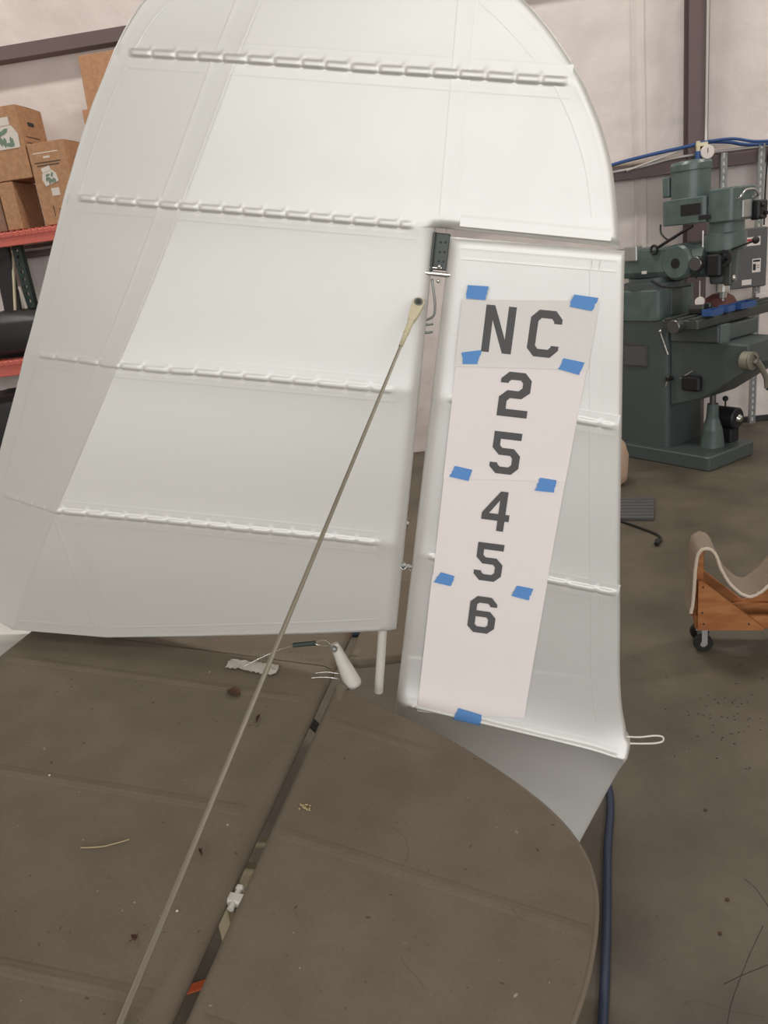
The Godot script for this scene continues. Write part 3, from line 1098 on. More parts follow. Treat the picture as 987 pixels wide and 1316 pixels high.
# ---------------------------------------------------------------- small things on the tail
func build_tail_bits() -> void:
	var S := func(a: float, s: float, up: float) -> Vector3: return Vector3(a, -0.69 + stab_z(a, s) + up, s)
	# string at the rudder's lower corner
	var o: Node3D = single("string_loop", "white string loop tied at the lower rear corner of the rudder", "string", tube_mesh([Vector3(0.518, -0.736, 0.010), Vector3(0.545, -0.731, 0.012), Vector3(0.575, -0.722, 0.012), Vector3(0.592, -0.722, 0.012), Vector3(0.594, -0.733, 0.012), Vector3(0.580, -0.740, 0.013), Vector3(0.550, -0.746, 0.014), Vector3(0.519, -0.752, 0.012)], 0.0019, 8, 0.004), M["white cord"], craft)
	# elevator cable with its sleeve, lying on the stabilizer
	o = thing("control_cable", "thin cable with a dark green sleeve running from the silver horn", "cable", craft)
	var st := begin()
	tube(st, curve([Vector3(-0.150, -0.580, 0.045), Vector3(-0.166, -0.576, 0.038), Vector3(-0.190, -0.588, 0.034), Vector3(-0.172, -0.592, 0.036), Vector3(-0.154, -0.586, 0.044)], 0.004), 0.0014, 6)
	part("thimble", done(st), M["bright steel"], o)
	st = begin()
	rod(st, Vector3(-0.188, -0.588, 0.034), Vector3(-0.240, -0.601, 0.034), 0.0056, 10)
	part("sleeve", done(st), M["sleeve green"], o, "dark green sleeve")
	part("wire", tube_mesh([Vector3(-0.238, -0.601, 0.034), Vector3(-0.29, -0.626, 0.038), Vector3(-0.355, -0.664, 0.052)], 0.0014, 6), M["bright steel"], o)
	st = begin()
	for k in 2:
		tube(st, curve([Vector3(-0.185 - k * 0.006, -0.660 - k * 0.006, 0.045 + k * 0.012), Vector3(-0.160, -0.655 - k * 0.006, 0.042 + k * 0.012), Vector3(-0.128, -0.656 - k * 0.006, 0.040 + k * 0.012)], 0.01), 0.0014, 6)
	part("lock_wire", done(st), M["bright steel"], o)
	# crumpled clear film under the cable
	st = begin()
	st.set_smooth_group(0)
	var n := noise(18.0, 8, 2)
	var rows := []
	for i in 10:
		var row := PackedVector3Array()
		for k in 22:
			var a := lerpf(-0.395, -0.275, k / 21.0) + 0.006 * n.get_noise_1d(i * 0.31)
			var s := lerpf(0.018, 0.068, i / 9.0) + 0.01 * n.get_noise_1d(k * 0.2 + 3.0)
			row.append(S.call(a, maxf(s, 0.03), 0.004 + 0.006 * absf(n.get_noise_2d(k * 0.12, i * 0.2))))
		rows.append(row)
	grid(st, rows, false)
	var back := []
	for r in rows:
		var q := PackedVector3Array()
		for p in r:
			q.append(p - Vector3(0, 0.0006, 0))
		back.append(q)
	grid(st, back, true)
	single("film_scrap", "crumpled clear plastic scrap lying under the thin cable", "plastic scrap", done(st), M["clear film"], craft)
	# dry leaf, twig, straw, crumbs
	var leaf := func(a: float, s: float, l: float, w: float, turn: float, sd: int) -> ArrayMesh:
		var t := begin()
		t.set_smooth_group(0)
		var nn := noise(30.0, sd, 2)
		var rw := []
		for i in 9:
			var u := i / 8.0
			var row := PackedVector3Array()
			for k in 6:
				var v := k / 5.0 * 2.0 - 1.0
				var p := Vector2((u - 0.5) * l, v * w * sqrt(maxf(0.02, sin(PI * u)))).rotated(turn)
				row.append(S.call(a + p.x, s + p.y, 0.003 + 0.006 * absf(v) * sin(PI * u) + 0.006 * absf(nn.get_noise_2d(u, v))))
			rw.append(row)
		grid(t, rw, false)
		var bk := []
		for r in rw:
			var q := PackedVector3Array()
			for p in r:
				q.append(p - Vector3(0, 0.0008, 0))
			bk.append(q)
		grid(t, bk, true)
		return done(t)
	single("dry_leaf", "curled reddish brown dry leaf on the stabilizer beside the bracing wire", "leaf", leaf.call(-0.338, 0.158, 0.035, 0.013, 0.4, 3), M["dry leaf"], craft)
	single("dry_leaf", "small brown dry leaf lying near the lower end of the bracing wire", "leaf", leaf.call(-0.252, 0.771, 0.010, 0.005, 1.2, 5), M["dry leaf"], craft)
	single("dry_leaf", "narrow brown leaf bit on the stabilizer close to its rear edge", "leaf", leaf.call(-0.255, 0.235, 0.026, 0.0025, 1.5, 6), M["dry leaf"], craft)
	single("dry_leaf", "dark leaf crumb on the stabilizer near the tape-wrapped hinge", "leaf", leaf.call(-0.225, 0.60, 0.014, 0.003, 0.9, 7), M["dry leaf"], craft)
	single("straw", "short pale curved straw lying on the dusty stabilizer", "straw", tube_mesh([S.call(-0.42, 0.632, 0.002), S.call(-0.385, 0.622, 0.003), S.call(-0.352, 0.598, 0.002)], 0.0009, 6, 0.006), M["straw"], craft)
	st = begin()
	rng.seed = 9
	for k in 16:
		var p := Vector2(-0.092, 0.448) + Vector2(rng.randf_range(-0.010, 0.010), rng.randf_range(-0.007, 0.007))
		ball(st, Vector3(p.x, -0.69 + elev_z(p.x, p.y) + 0.0015, p.y), Vector3(0.0022, 0.0014, 0.0018), 6, 4)
	single("crumb_pile", "little pile of pale crumbs on the elevator near its front edge", "crumbs", done(st), M["straw"], craft)
	for c in [[-0.214, 0.713, "pale crumb on the stabilizer near the end of the bracing wire"], [-0.57, 0.485, "pale crumb on the stabilizer near the left picture edge"]]:
		st = begin()
		ball(st, S.call(c[0], c[1], 0.0012), Vector3(0.0022, 0.0015, 0.002), 8, 5)
		single("crumb", c[2], "crumb", done(st), M["print white"], craft)

# ---------------------------------------------------------------- milling machine (x forward, y up, z to its right)
func rounded(x0: float, x1: float, y0: float, y1: float, r: float, seg := 5) -> Array:
	var out := []
	for c in [[x1 - r, y1 - r, 0.0], [x0 + r, y1 - r, PI / 2], [x0 + r, y0 + r, PI], [x1 - r, y0 + r, PI * 1.5]]:
		for k in seg + 1:
			var t: float = c[2] + PI / 2 * k / seg
			out.append(Vector2(c[0] + r * cos(t), c[1] + r * sin(t)))
	return out

# plan outline (x, z) pushed up from y0 to y1
func upright(st: SurfaceTool, poly: Array, y0: float, y1: float, bev := 0.0) -> void:
	extrude(st, poly, -y1, -y0, Transform3D(Basis(Vector3(1, 0, 0), Vector3(0, 0, 1), Vector3(0, -1, 0)), Vector3.ZERO), bev)

func build_mill() -> void:
	var o := thing("milling_machine", "tall dark green vertical milling machine standing by the wall", "milling machine", millf)
	var g: Material = M["mill green"]
	var dg: Material = M["mill dark green"]
	var V := func(x: float, y: float, z: float) -> Vector3: return Vector3(x, y, z)
	var st := begin()
	upright(st, rounded(-1.05, 0.0, 0.0, 0.52, 0.03, 3), 0.0, 0.10, 0.008)
	part("base", done(st), dg, o)
	st = begin()
	upright(st, rounded(-1.0, -0.37, 0.05, 0.47, 0.045), 0.10, 0.98, 0.0)
	part("column", done(st), dg, o)
	st = begin()
	upright(st, rounded(-0.92, -0.43, 0.04, 0.46, 0.07), 0.98, 1.19, 0.008)
	part("column_head", done(st), g, o)
	st = begin()
	box(st, Vector3(0.20, 0.15, 0.012), at(-0.63, 0.75, 0.047), 0.004)
	var door := part("column_door", done(st), M["grey enamel"], o)
	st = begin()
	for q in [[-0.63, 0.823, 0.19, 0.006], [-0.63, 0.677, 0.19, 0.006]]:
		box(st, Vector3(q[2], q[3], 0.006), at(q[0], q[1], 0.040), 0.001)
	box(st, Vector3(0.008, 0.15, 0.006), at(-0.535, 0.75, 0.040), 0.001)
	part("door_rim", done(st), M["machined steel"], door)
	st = begin()
	box(st, Vector3(0.012, 0.17, 0.12), at(-0.427, 1.09, 0.22), 0.004)
	part("panel", done(st), dg, o)
	st = begin()
	lathe(st, [Vector2(0.21, 1.19), Vector2(0.21, 1.225), Vector2(0.17, 1.235), Vector2(0.17, 1.262)], 32, at(-0.63, 0, 0.25))
	part("turret", done(st), dg, o)
	st = begin()
	extrude(st, [Vector2(0.15, 1.262), Vector2(0.35, 1.262), Vector2(0.37, 1.30), Vector2(0.37, 1.44), Vector2(0.345, 1.455), Vector2(0.155, 1.455), Vector2(0.13, 1.44), Vector2(0.13, 1.30)], 0.42, 1.02, Transform3D(Basis(Vector3(0, 0, 1), Vector3(0, 1, 0), Vector3(-1, 0, 0)), Vector3.ZERO), 0.004)
	var ram := part("ram", done(st), g, o)
	st = begin()
	box(st, Vector3(0.042, 0.020, 0.004), at(-0.615, 1.30, 0.127), 0.001)
	part("plate", done(st), M["label white"], ram, "small white plate")
	st = begin()
	box(st, Vector3(0.11, 0.10, 0.07), at(-0.72, 1.43, 0.145), 0.006)
	part("switch_box", done(st), M["galvanised"], ram, "small pale grey box")
	# knuckle that carries the head
	st = begin()
	lathe(st, [Vector2(0.0, -0.13), Vector2(0.10, -0.13), Vector2(0.115, -0.115), Vector2(0.115, 0.115), Vector2(0.10, 0.13), Vector2(0, 0.13)], 28, Transform3D(Basis(Vector3.RIGHT, PI / 2), Vector3(-0.36, 1.355, 0.25)))
	lathe(st, [Vector2(0.0, -0.02), Vector2(0.112, -0.02), Vector2(0.112, 0.16), Vector2(0.0, 0.16)], 28, Transform3D(Basis(Vector3.BACK, -PI / 2), Vector3(-0.34, 1.355, 0.25)))
	var kn := part("knuckle", done(st), g, o)
	st = begin()
	rod(st, V.call(-0.36, 1.35, 0.12), V.call(-0.36, 1.35, 0.114), 0.032, 20)
	part("bore", done(st), M["black plastic"], kn)
	st = begin()
	rod(st, V.call(-0.20, 1.34, 0.155), V.call(-0.20, 1.34, 0.10), 0.045, 20, -1.0, 0.004)
	part("adjusting_hub", done(st), M["machined steel"], kn)
	# head
	st = begin()
	upright(st, rounded(-0.50, -0.15, 0.13, 0.40, 0.07), 1.585, 1.745, 0.006)
	var hd := part("belt_housing", done(st), g, o)
	st = begin()
	upright(st, rounded(-0.155, 0.035, 0.125, 0.405, 0.06), 1.575, 1.775, 0.01)
	part("pulley_cover", done(st), g, o)
	st = begin()
	box(st, Vector3(0.145, 0.068, 0.004), at(-0.255, 1.672, 0.128), 0.001)
	part("name_plate", done(st), M["black plastic"], hd, "dark name plate")
	st = begin()
	box(st, Vector3(0.085, 0.026, 0.004), at(-0.15, 1.618, 0.122), 0.001)
	part("name_plate", done(st), M["black plastic"], hd)
	st = begin()
	tube(st, curve([V.call(0.03, 1.70, 0.17), V.call(0.062, 1.71, 0.165), V.call(0.065, 1.745, 0.21), V.call(0.065, 1.745, 0.30), V.call(0.062, 1.71, 0.35), V.call(0.03, 1.70, 0.345)], 0.01), 0.007, 8)
	part("speed_handle", done(st), M["bright steel"], hd)
	st = begin()
	box(st, Vector3(0.012, 0.10, 0.09), at(0.038, 1.64, 0.27), 0.003)
	part("dial_plate", done(st), M["galvanised"], hd, "pale grey dial plate")
	st = begin()
	box(st, Vector3(0.06, 0.115, 0.10), at(0.05, 1.622, 0.385), 0.01)
	part("speed_control", done(st), M["black plastic"], hd)
	st = begin()
	for q in [[1.65, 0.36], [1.60, 0.40], [1.58, 0.35]]:
		st = begin()
		ball(st, Vector3(0.088, q[0], q[1]), Vector3(0.014, 0.014, 0.014), 10, 6)
		part("knob", done(st), M["black plastic"], hd)
	# motor
	st = begin()
	lathe(st, [Vector2(0.0, 1.74), Vector2(0.122, 1.74), Vector2(0.122, 1.905), Vector2(0.128, 1.91), Vector2(0.128, 1.945), Vector2(0.118, 1.962), Vector2(0.04, 1.972), Vector2(0, 1.972)], 36, at(-0.355, 0, 0.27))
	var mo := part("motor", done(st), g, o)
	st = begin()
	box(st, Vector3(0.055, 0.125, 0.10), at(-0.498, 1.825, 0.25), 0.008)
	part("terminal_box", done(st), g, mo)
	# spindle housing, quill
	st = begin()
	lathe(st, [Vector2(0.0, 1.40), Vector2(0.118, 1.40), Vector2(0.126, 1.41), Vector2(0.126, 1.505), Vector2(0.112, 1.515), Vector2(0.112, 1.58), Vector2(0.0, 1.58)], 32, at(-0.10, 0, 0.27))
	part("spindle_housing", done(st), g, o)
	st = begin()
	lathe(st, [Vector2(0.0, 1.20), Vector2(0.075, 1.20), Vector2(0.082, 1.215), Vector2(0.09, 1.40), Vector2(0, 1.40)], 28, at(-0.11, 0, 0.27))
	part("quill_housing", done(st), dg, o)
	st = begin()
	box(st, Vector3(0.10, 0.14, 0.05), at(-0.10, 1.32, 0.165), 0.012)
	part("feed_box", done(st), M["black plastic"], o)
	st = begin()
	rod(st, V.call(-0.16, 1.36, 0.14), V.call(-0.21, 1.25, 0.12), 0.009, 8)
	part("feed_lever", done(st), M["black plastic"], o)
	st = begin()
	box(st, Vector3(0.05, 0.16, 0.03), at(-0.03, 1.27, 0.20), 0.006)
	part("depth_stop", done(st), M["dark steel"], o)
	st = begin()
	ball(st, V.call(0.01, 1.235, 0.20), Vector3(0.012, 0.022, 0.012), 10, 7)
	part("stop_knob", done(st), M["bright steel"], o)
	st = begin()
	lathe(st, [Vector2(0.0, 1.055), Vector2(0.010, 1.055), Vector2(0.010, 1.10), Vector2(0.024, 1.105), Vector2(0.026, 1.14), Vector2(0.042, 1.145), Vector2(0.042, 1.20), Vector2(0, 1.20)], 20, at(-0.11, 0, 0.27))
	part("quill", done(st), M["bright steel"], o)
	st = begin()
	lathe(st, [Vector2(0.034, -0.008), Vector2(0.052, -0.008), Vector2(0.052, 0.008), Vector2(0.034, 0.008), Vector2(0.034, -0.008)], 20, Transform3D(Basis(Vector3.RIGHT, PI / 2), Vector3(-0.04, 1.36, 0.165)))
	rod(st, V.call(-0.04, 1.36, 0.19), V.call(-0.04, 1.36, 0.15), 0.012, 10)
	box(st, Vector3(0.085, 0.010, 0.006), at(-0.04, 1.36, 0.165), 0.001)
	part("feed_wheel", done(st), M["black plastic"], o)
	st = begin()
	rod(st, V.call(0.0, 1.41, 0.19), V.call(0.152, 1.452, 0.19), 0.006, 8)
	ball(st, V.call(0.155, 1.453, 0.19), Vector3(0.022, 0.022, 0.022), 14, 9)
	part("quill_lever", done(st), M["black plastic"], o)
	st = begin()
	rod(st, V.call(-0.156, 1.44, 0.118), V.call(-0.157, 1.54, 0.118), 0.006, 8)
	part("rod", done(st), M["bright steel"], o)
	# cable and lifting bar by the head
	part("power_cable", tube_mesh([V.call(-0.49, 1.60, 0.14), V.call(-0.47, 1.545, 0.12), V.call(-0.40, 1.50, 0.11), V.call(-0.33, 1.53, 0.12), V.call(-0.27, 1.58, 0.14)], 0.006, 8), M["black plastic"], o)
	st = begin()
	rod(st, V.call(-0.23, 1.575, 0.115), V.call(-0.50, 1.455, 0.115), 0.010, 8)
	var ring := []
	for k in 17:
		ring.append(V.call(-0.523 + 0.026 * cos(TAU * k / 16.0), 1.445 + 0.028 * sin(TAU * k / 16.0), 0.115))
	tube(st, PackedVector3Array(ring), 0.008, 8)
	part("lifting_bar", done(st), M["black plastic"], o, "dark bar ending in a ring")
	part("hose", tube_mesh([V.call(-0.50, 1.25, 0.06), V.call(-0.42, 1.22, 0.04), V.call(-0.33, 1.205, 0.06), V.call(-0.24, 1.21, 0.12)], 0.009, 8), M["black plastic"], o)
	# knee, saddle, table
	st = begin()
	extrude(st, [Vector2(-0.37, 0.40), Vector2(-0.12, 0.47), Vector2(0.17, 0.66), Vector2(0.20, 0.71), Vector2(0.20, 0.84), Vector2(-0.37, 0.86)], 0.08, 0.46, Transform3D(), 0.01)
	part("knee", done(st), dg, o)
	st = begin()
	box(st, Vector3(0.36, 0.10, 0.44), at(-0.17, 0.90, 0.27), 0.008)
	part("saddle", done(st), dg, o)
	st = begin()
	box(st, Vector3(0.035, 0.12, 0.10), at(0.0, 0.90, 0.12), 0.006)
	part("stop_block", done(st), g, o)
	st = begin()
	box(st, Vector3(0.27, 0.06, 1.0), at(-0.17, 0.985, 0.40), 0.006)
	for z in [-0.26, -0.17, -0.08]:
		box(st, Vector3(0.045, 0.014, 1.0), at(z, 1.02, 0.40), 0.002)
	part("table", done(st), M["dark steel"], o, "dark steel slotted work table")
	st = begin()
	rod(st, V.call(-0.17, 0.98, -0.10), V.call(-0.17, 0.98, -0.16), 0.045, 20, -1.0, 0.004)
	part("table_end", done(st), M["machined steel"], o)
	# cranks and levers
	st = begin()
	lathe(st, [Vector2(0, 0), Vector2(0.055, 0), Vector2(0.055, 0.05), Vector2(0.036, 0.055), Vector2(0, 0.055)], 24, Transform3D(Basis(Vector3.BACK, -PI / 2), Vector3(0.20, 0.755, 0.03)))
	lathe(st, [Vector2(0.036, 0.055), Vector2(0.056, 0.055), Vector2(0.056, 0.066), Vector2(0.036, 0.066)], 24, Transform3D(Basis(Vector3.BACK, -PI / 2), Vector3(0.20, 0.755, 0.03)))
	tube(st, curve([V.call(0.285, 0.755, 0.03), V.call(0.292, 0.70, 0.08), V.call(0.292, 0.63, 0.13), V.call(0.290, 0.565, 0.145)], 0.02), 0.019, 8, 0.014)
	part("knee_crank", done(st), M["worn crank"], o, "pale worn metal crank arm")
	st = begin()
	rod(st, V.call(0.29, 0.565, 0.145), V.call(0.375, 0.555, 0.16), 0.013, 10)
	part("crank_handle", done(st), M["black plastic"], o)
	st = begin()
	ball(st, V.call(-0.41, 0.92, 0.03), Vector3(0.014, 0.014, 0.014), 10, 6)
	rod(st, V.call(-0.41, 0.915, 0.03), V.call(-0.348, 0.765, 0.03), 0.007, 8)
	part("clamp_lever", done(st), M["bright steel"], o)
	st = begin()
	rod(st, V.call(-0.348, 0.62, 0.03), V.call(-0.366, 0.545, 0.03), 0.007, 8)
	part("clamp_lever", done(st), M["bright steel"], o)
	st = begin()
	rod(st, V.call(-0.275, 0.60, 0.06), V.call(-0.18, 0.66, 0.06), 0.006, 8)
	part("clamp_lever", done(st), M["bright steel"], o)
	st = begin()
	rod(st, V.call(-0.348, 0.60, 0.07), V.call(-0.348, 0.60, 0.02), 0.016, 10)
	box(st, Vector3(0.14, 0.10, 0.05), at(-0.19, 0.575, 0.065), 0.012)
	part("lubricator", done(st), M["black plastic"], o)
	st = begin()
	rod(st, V.call(0.21, 0.90, 0.34), V.call(0.235, 0.915, 0.62), 0.006, 8)
	rod(st, V.call(0.235, 0.915, 0.56), V.call(0.22, 0.975, 0.53), 0.007, 8)
	part("lever", done(st), M["bright steel"], o)
	st = begin()
	lathe(st, [Vector2(0.0, 0.10), Vector2(0.082, 0.10), Vector2(0.078, 0.13), Vector2(0.068, 0.22), Vector2(0.042, 0.30), Vector2(0.036, 0.40), Vector2(0.0, 0.40)], 24, at(-0.16, 0, 0.26))
	part("screw_pedestal", done(st), g, o)
	st = begin()
	rod(st, V.call(-0.16, 0.39, 0.26), V.call(-0.16, 0.52, 0.26), 0.020, 14)
	part("knee_screw", done(st), M["machined steel"], o)
	st = begin()
	rod(st, V.call(-0.166, 1.235, 0.105), V.call(-0.166, 1.12, 0.105), 0.005, 8)
	part("rod", done(st), M["bright steel"], o)
	st = begin()
	rod(st, V.call(-0.165, 1.105, 0.112), V.call(-0.155, 1.105, 0.088), 0.030, 20, -1.0, 0.003)
	part("dial_indicator", done(st), M["label white"], o, "round white dial")
	# things lying on its table and base
	var lab := ["small blue plastic tray at the left end of the mill table", "middle blue plastic tray on the mill table", "long blue plastic tray at the right end of the mill table"]
	var k := 0
	for q in [[-0.02, 0.00, 0.11], [-0.03, 0.16, 0.07], [-0.02, 0.33, 0.17]]:
		var t := thing("plastic_tray", lab[k], "tray", millf * at(q[0], 1.029, -q[1] - 0.03), "blue trays on the mill table")
		st = begin()
		box(st, Vector3(0.08, 0.006, q[2]), at(0, 0.003, 0), 0.001)
		part("tray_bottom", done(st), M["blue plastic"], t)
		st = begin()
		box(st, Vector3(0.005, 0.036, q[2]), at(0.0375, 0.021, 0), 0.001)
		box(st, Vector3(0.005, 0.036, q[2]), at(-0.0375, 0.021, 0), 0.001)
		box(st, Vector3(0.07, 0.036, 0.005), at(0, 0.021, q[2] / 2 - 0.0025), 0.001)
		box(st, Vector3(0.07, 0.036, 0.005), at(0, 0.021, -q[2] / 2 + 0.0025), 0.001)
		part("tray_wall", done(st), M["blue plastic"], t)
		k += 1
	st = begin()
	lathe(st, [Vector2(0.0, 0.0), Vector2(0.115, 0.0), Vector2(0.11, 0.03), Vector2(0.085, 0.075), Vector2(0.05, 0.095), Vector2(0.0, 0.102)], 26)
	single("rotary_fixture", "dull maroon domed fixture standing on the mill table behind the blue trays", "fixture", done(st), M["maroon"], millf * at(-0.17, 1.029, -0.33))
	var vise := thing("machine_vise", "dark machine vise on the mill table under the spindle", "vise", millf * at(-0.17, 1.029, -0.13))
	st = begin()
	box(st, Vector3(0.11, 0.030, 0.12), at(0, 0.015, 0), 0.004)
	part("body", done(st), M["black plastic"], vise)
	for z in [-0.045, 0.03]:
		st = begin()
		box(st, Vector3(0.10, 0.030, 0.026), at(0, 0.045, z), 0.003)
		part("jaw", done(st), M["machined steel"], vise)
	var pump := thing("coolant_pump", "small dark motor with a shiny end standing on the mill base", "motor", millf * at(-0.13, 0.10, -0.44))
	st = begin()
	rod(st, Vector3(0.06, 0.17, -0.02), Vector3(-0.14, 0.17, -0.02), 0.075, 22, -1.0, 0.01)
	part("motor_body", done(st), M["black plastic"], pump)
	st = begin()
	box(st, Vector3(0.16, 0.10, 0.10), at(-0.04, 0.05, -0.02), 0.008)
	part("foot", done(st), M["black plastic"], pump)
	st = begin()
	rod(st, Vector3(0.06, 0.17, -0.02), Vector3(0.085, 0.165, -0.02), 0.030, 14, 0.02, 0.004)
	part("shaft_end", done(st), M["bright steel"], pump)
	st = begin()
	rod(st, Vector3(-0.04, 0.24, -0.02), Vector3(-0.04, 0.29, -0.02), 0.006, 8)
	ball(st, Vector3(-0.04, 0.30, -0.02), Vector3(0.02, 0.02, 0.02), 12, 8)
	part("knob", done(st), M["black plastic"], pump)

# ---------------------------------------------------------------- hangar shell and wall gear
func slab(a: Vector3, b: Vector3, bev := 0.003) -> ArrayMesh:
	var st := begin()
	span_box(st, a, b, bev)
	return done(st)

func build_hangar() -> void:
	var w: Material = M["wall vinyl"]
	struct("floor", "bare brown-grey concrete hangar floor with specks and cracks", "floor", slab(Vector3(-8, -0.15, -0.1), Vector3(8, 0, 14.1)), M["concrete"], hall)
	var bw := struct("wall_back", "pinkish beige vinyl-lined back wall of the hangar", "wall", slab(Vector3(-8, 0, -0.12), Vector3(8, 5.6, 0)), w, hall)
	for u in [-6.4, -5.0, -3.5, -1.05, 0.8, 2.21, 4.2, 5.7]:
		var st := begin()
		st.set_smooth_group(0)
		var rows := []
		for i in 36:
			var y := lerpf(0.02, 5.58, i / 35.0)
			var row := PackedVector3Array()
			for q in [[-0.048, 0.0], [-0.040, 0.012], [-0.028, 0.003], [0.0, 0.002], [0.024, 0.004], [0.036, 0.014], [0.046, 0.0]]:
				row.append(Vector3(u + q[0] + 0.004 * sin(y * 3.0 + u), y, q[1] + 0.001))
			rows.append(row)
		grid(st, rows, true)
		part("lining_seam", done(st), w, bw)
	struct("wall_left", "left side wall of the hangar", "wall", slab(Vector3(-8.12, 0, 0), Vector3(-8, 5.6, 14)), w, hall)
	struct("wall_right", "right side wall of the hangar", "wall", slab(Vector3(8, 0, 0), Vector3(8.12, 5.6, 14)), w, hall)
	struct("ceiling", "pale lined hangar ceiling", "ceiling", slab(Vector3(-8, 5.6, -0.1), Vector3(8, 5.72, 14.1)), M["ceiling white"], hall)
	var st := begin()
	span_box(st, Vector3(-8, 0, 14), Vector3(-4.0, 5.6, 14.12))
	span_box(st, Vector3(7.0, 0, 14), Vector3(8, 5.6, 14.12))
	span_box(st, Vector3(-4.0, 4.95, 14), Vector3(7.0, 5.6, 14.12))
	span_box(st, Vector3(-4.0, 0, 14), Vector3(7.0, 1.45, 14.12))
	struct("wall_front", "hangar front wall around the long high window opening", "wall", done(st), w, hall)
	# ceiling strip lights
	var nth := 0
	for ww in [1.7, 8.5]:
		for u in [-4.0, 0.5, 5.0]:
			var o := thing("strip_light", "ceiling strip light fitting %s, %s" % [["near the back wall", "near the front wall"][0 if ww < 5.0 else 1], ["on the rack side", "in the middle", "on the mill side"][nth % 3]], "light", hall * at(u, 5.48, ww), "ceiling strip lights")
			nth += 1
			var b := begin()
			span_box(b, Vector3(-0.64, 0.0, -0.17), Vector3(0.64, 0.12, 0.17), 0.01)
			part("housing", done(b), M["label white"], o)
			b = begin()
			span_box(b, Vector3(-0.6, -0.004, -0.15), Vector3(0.6, 0.0, 0.15), 0.001)
			part("diffuser", done(b), M["lamp glow"], o)
	# steel: column and girts
	st = begin()
	span_box(st, Vector3(2.515, 0, 0.125), Vector3(2.650, 5.6, 0.137), 0.002)
	span_box(st, Vector3(2.578, 0, 0.01), Vector3(2.588, 5.6, 0.125), 0.001)
	span_box(st, Vector3(2.515, 0, 0.0), Vector3(2.650, 5.6, 0.012), 0.002)
	struct("trim_column", "dark red-oxide steel wall column above the mill", "column", done(st), M["red oxide"], hall)
	for y in [[1.93, 2.015, 1, "lower"], [3.31, 3.40, 2, "upper"], [0.62, 0.70, 3, "lowest"]]:
		for side in 2:
			if y[2] == 3 and side == 0:
				continue
			var x0 := -8.0 if side == 0 else 2.65
			var x1 := 2.515 if side == 0 else 8.0
			st = begin()
			span_box(st, Vector3(x0, y[0], 0.12), Vector3(x1, y[1], 0.124), 0.001)
			span_box(st, Vector3(x0, y[1] - 0.004, 0.0), Vector3(x1, y[1], 0.12), 0.001)
			span_box(st, Vector3(x0, y[0], 0.0), Vector3(x1, y[0] + 0.004, 0.12), 0.001)
			if y[2] == 3:
				continue
			struct("trim_%d" % (y[2] * 2 + side), "%s red-oxide steel girt on the back wall, %s of the column" % [y[3], "left" if side == 0 else "right"], "girt", done(st), M["red oxide"], hall)
	struct("baseboard_back", "dark strip along the foot of the back wall", "baseboard", slab(Vector3(2.7, 0.0, 0.0), Vector3(8, 0.05, 0.015)), M["black sheeting"], hall)
	# conduits, hoses along the girt
	var P := func(u: float, y: float, ww: float) -> Vector3: return Vector3(u, y, ww)
	single("vertical_conduit", "thin pale conduit running straight up the dark column", "conduit", tube_mesh([P.call(2.632, 2.10, 0.15), P.call(2.632, 3.8, 0.15), P.call(2.632, 5.55, 0.15)], 0.010, 10, 0.3), M["conduit"], hall)
	single("air_hose", "bright blue air hose draped along the wall girt above the mill", "hose", tube_mesh([P.call(-1.2, 1.86, 0.15), P.call(0.2, 1.84, 0.15), P.call(1.2, 1.90, 0.15), P.call(1.70, 1.98, 0.15), P.call(2.0, 2.04, 0.155), P.call(2.27, 2.072, 0.16), P.call(2.485, 2.09, 0.17), P.call(2.617, 2.102, 0.18), P.call(2.776, 2.085, 0.17), P.call(2.908, 2.052, 0.16), P.call(3.10, 2.04, 0.15), P.call(3.5, 2.03, 0.15), P.call(6.0, 2.03, 0.15)], 0.0125, 10), M["blue hose"], hall)
	single("air_hose", "thinner second blue hose right of the gauge on the wall", "hose", tube_mesh([P.call(2.64, 2.105, 0.20), P.call(2.80, 2.10, 0.20), P.call(2.95, 2.065, 0.19), P.call(3.15, 2.05, 0.18), P.call(3.5, 2.03, 0.18), P.call(6.0, 2.02, 0.18)], 0.010, 10), M["blue hose"], hall)
	single("wall_pipe", "upper tan pipe resting on the wall girt", "pipe", tube_mesh([P.call(-7.9, 2.03, 0.06), P.call(2.0, 2.03, 0.06), P.call(7.9, 2.03, 0.06)], 0.014, 10, 0.5), M["tan pipe"], hall)
	single("wall_pipe", "lower pale pipe clipped along the front of the wall girt", "pipe", tube_mesh([P.call(-7.9, 1.985, 0.140), P.call(0.6, 1.985, 0.140), P.call(2.0, 1.99, 0.140), P.call(2.45, 2.03, 0.150), P.call(3.1, 2.03, 0.145), P.call(3.6, 2.03, 0.14), P.call(7.9, 2.03, 0.14)], 0.010, 10, 0.1), M["conduit"], hall)
	single("wall_pipe", "slanting thin pale pipe crossing the girt left of the motor", "pipe", tube_mesh([P.call(2.08, 1.985, 0.165), P.call(2.30, 2.035, 0.165), P.call(2.47, 2.075, 0.165)], 0.008, 10, 0.1), M["conduit"], hall)
	var rg := thing("air_regulator", "air regulator with blue bowl and white dial hung on the column", "regulator", hall * at(2.60, 2.0, 0.20))
	st = begin()
	rod(st, Vector3(-0.035, -0.06, 0), Vector3(-0.035, 0.05, 0), 0.022, 14, -1.0, 0.004)
	part("bowl", done(st), M["blue plastic"], rg)
	st = begin()
	rod(st, Vector3(-0.035, 0.05, 0), Vector3(-0.035, 0.115, 0), 0.014, 12)
	box(st, Vector3(0.08, 0.025, 0.025), at(-0.01, 0.09, 0), 0.003)
	part("brass_fitting", done(st), M["cadmium"], rg)
	st = begin()
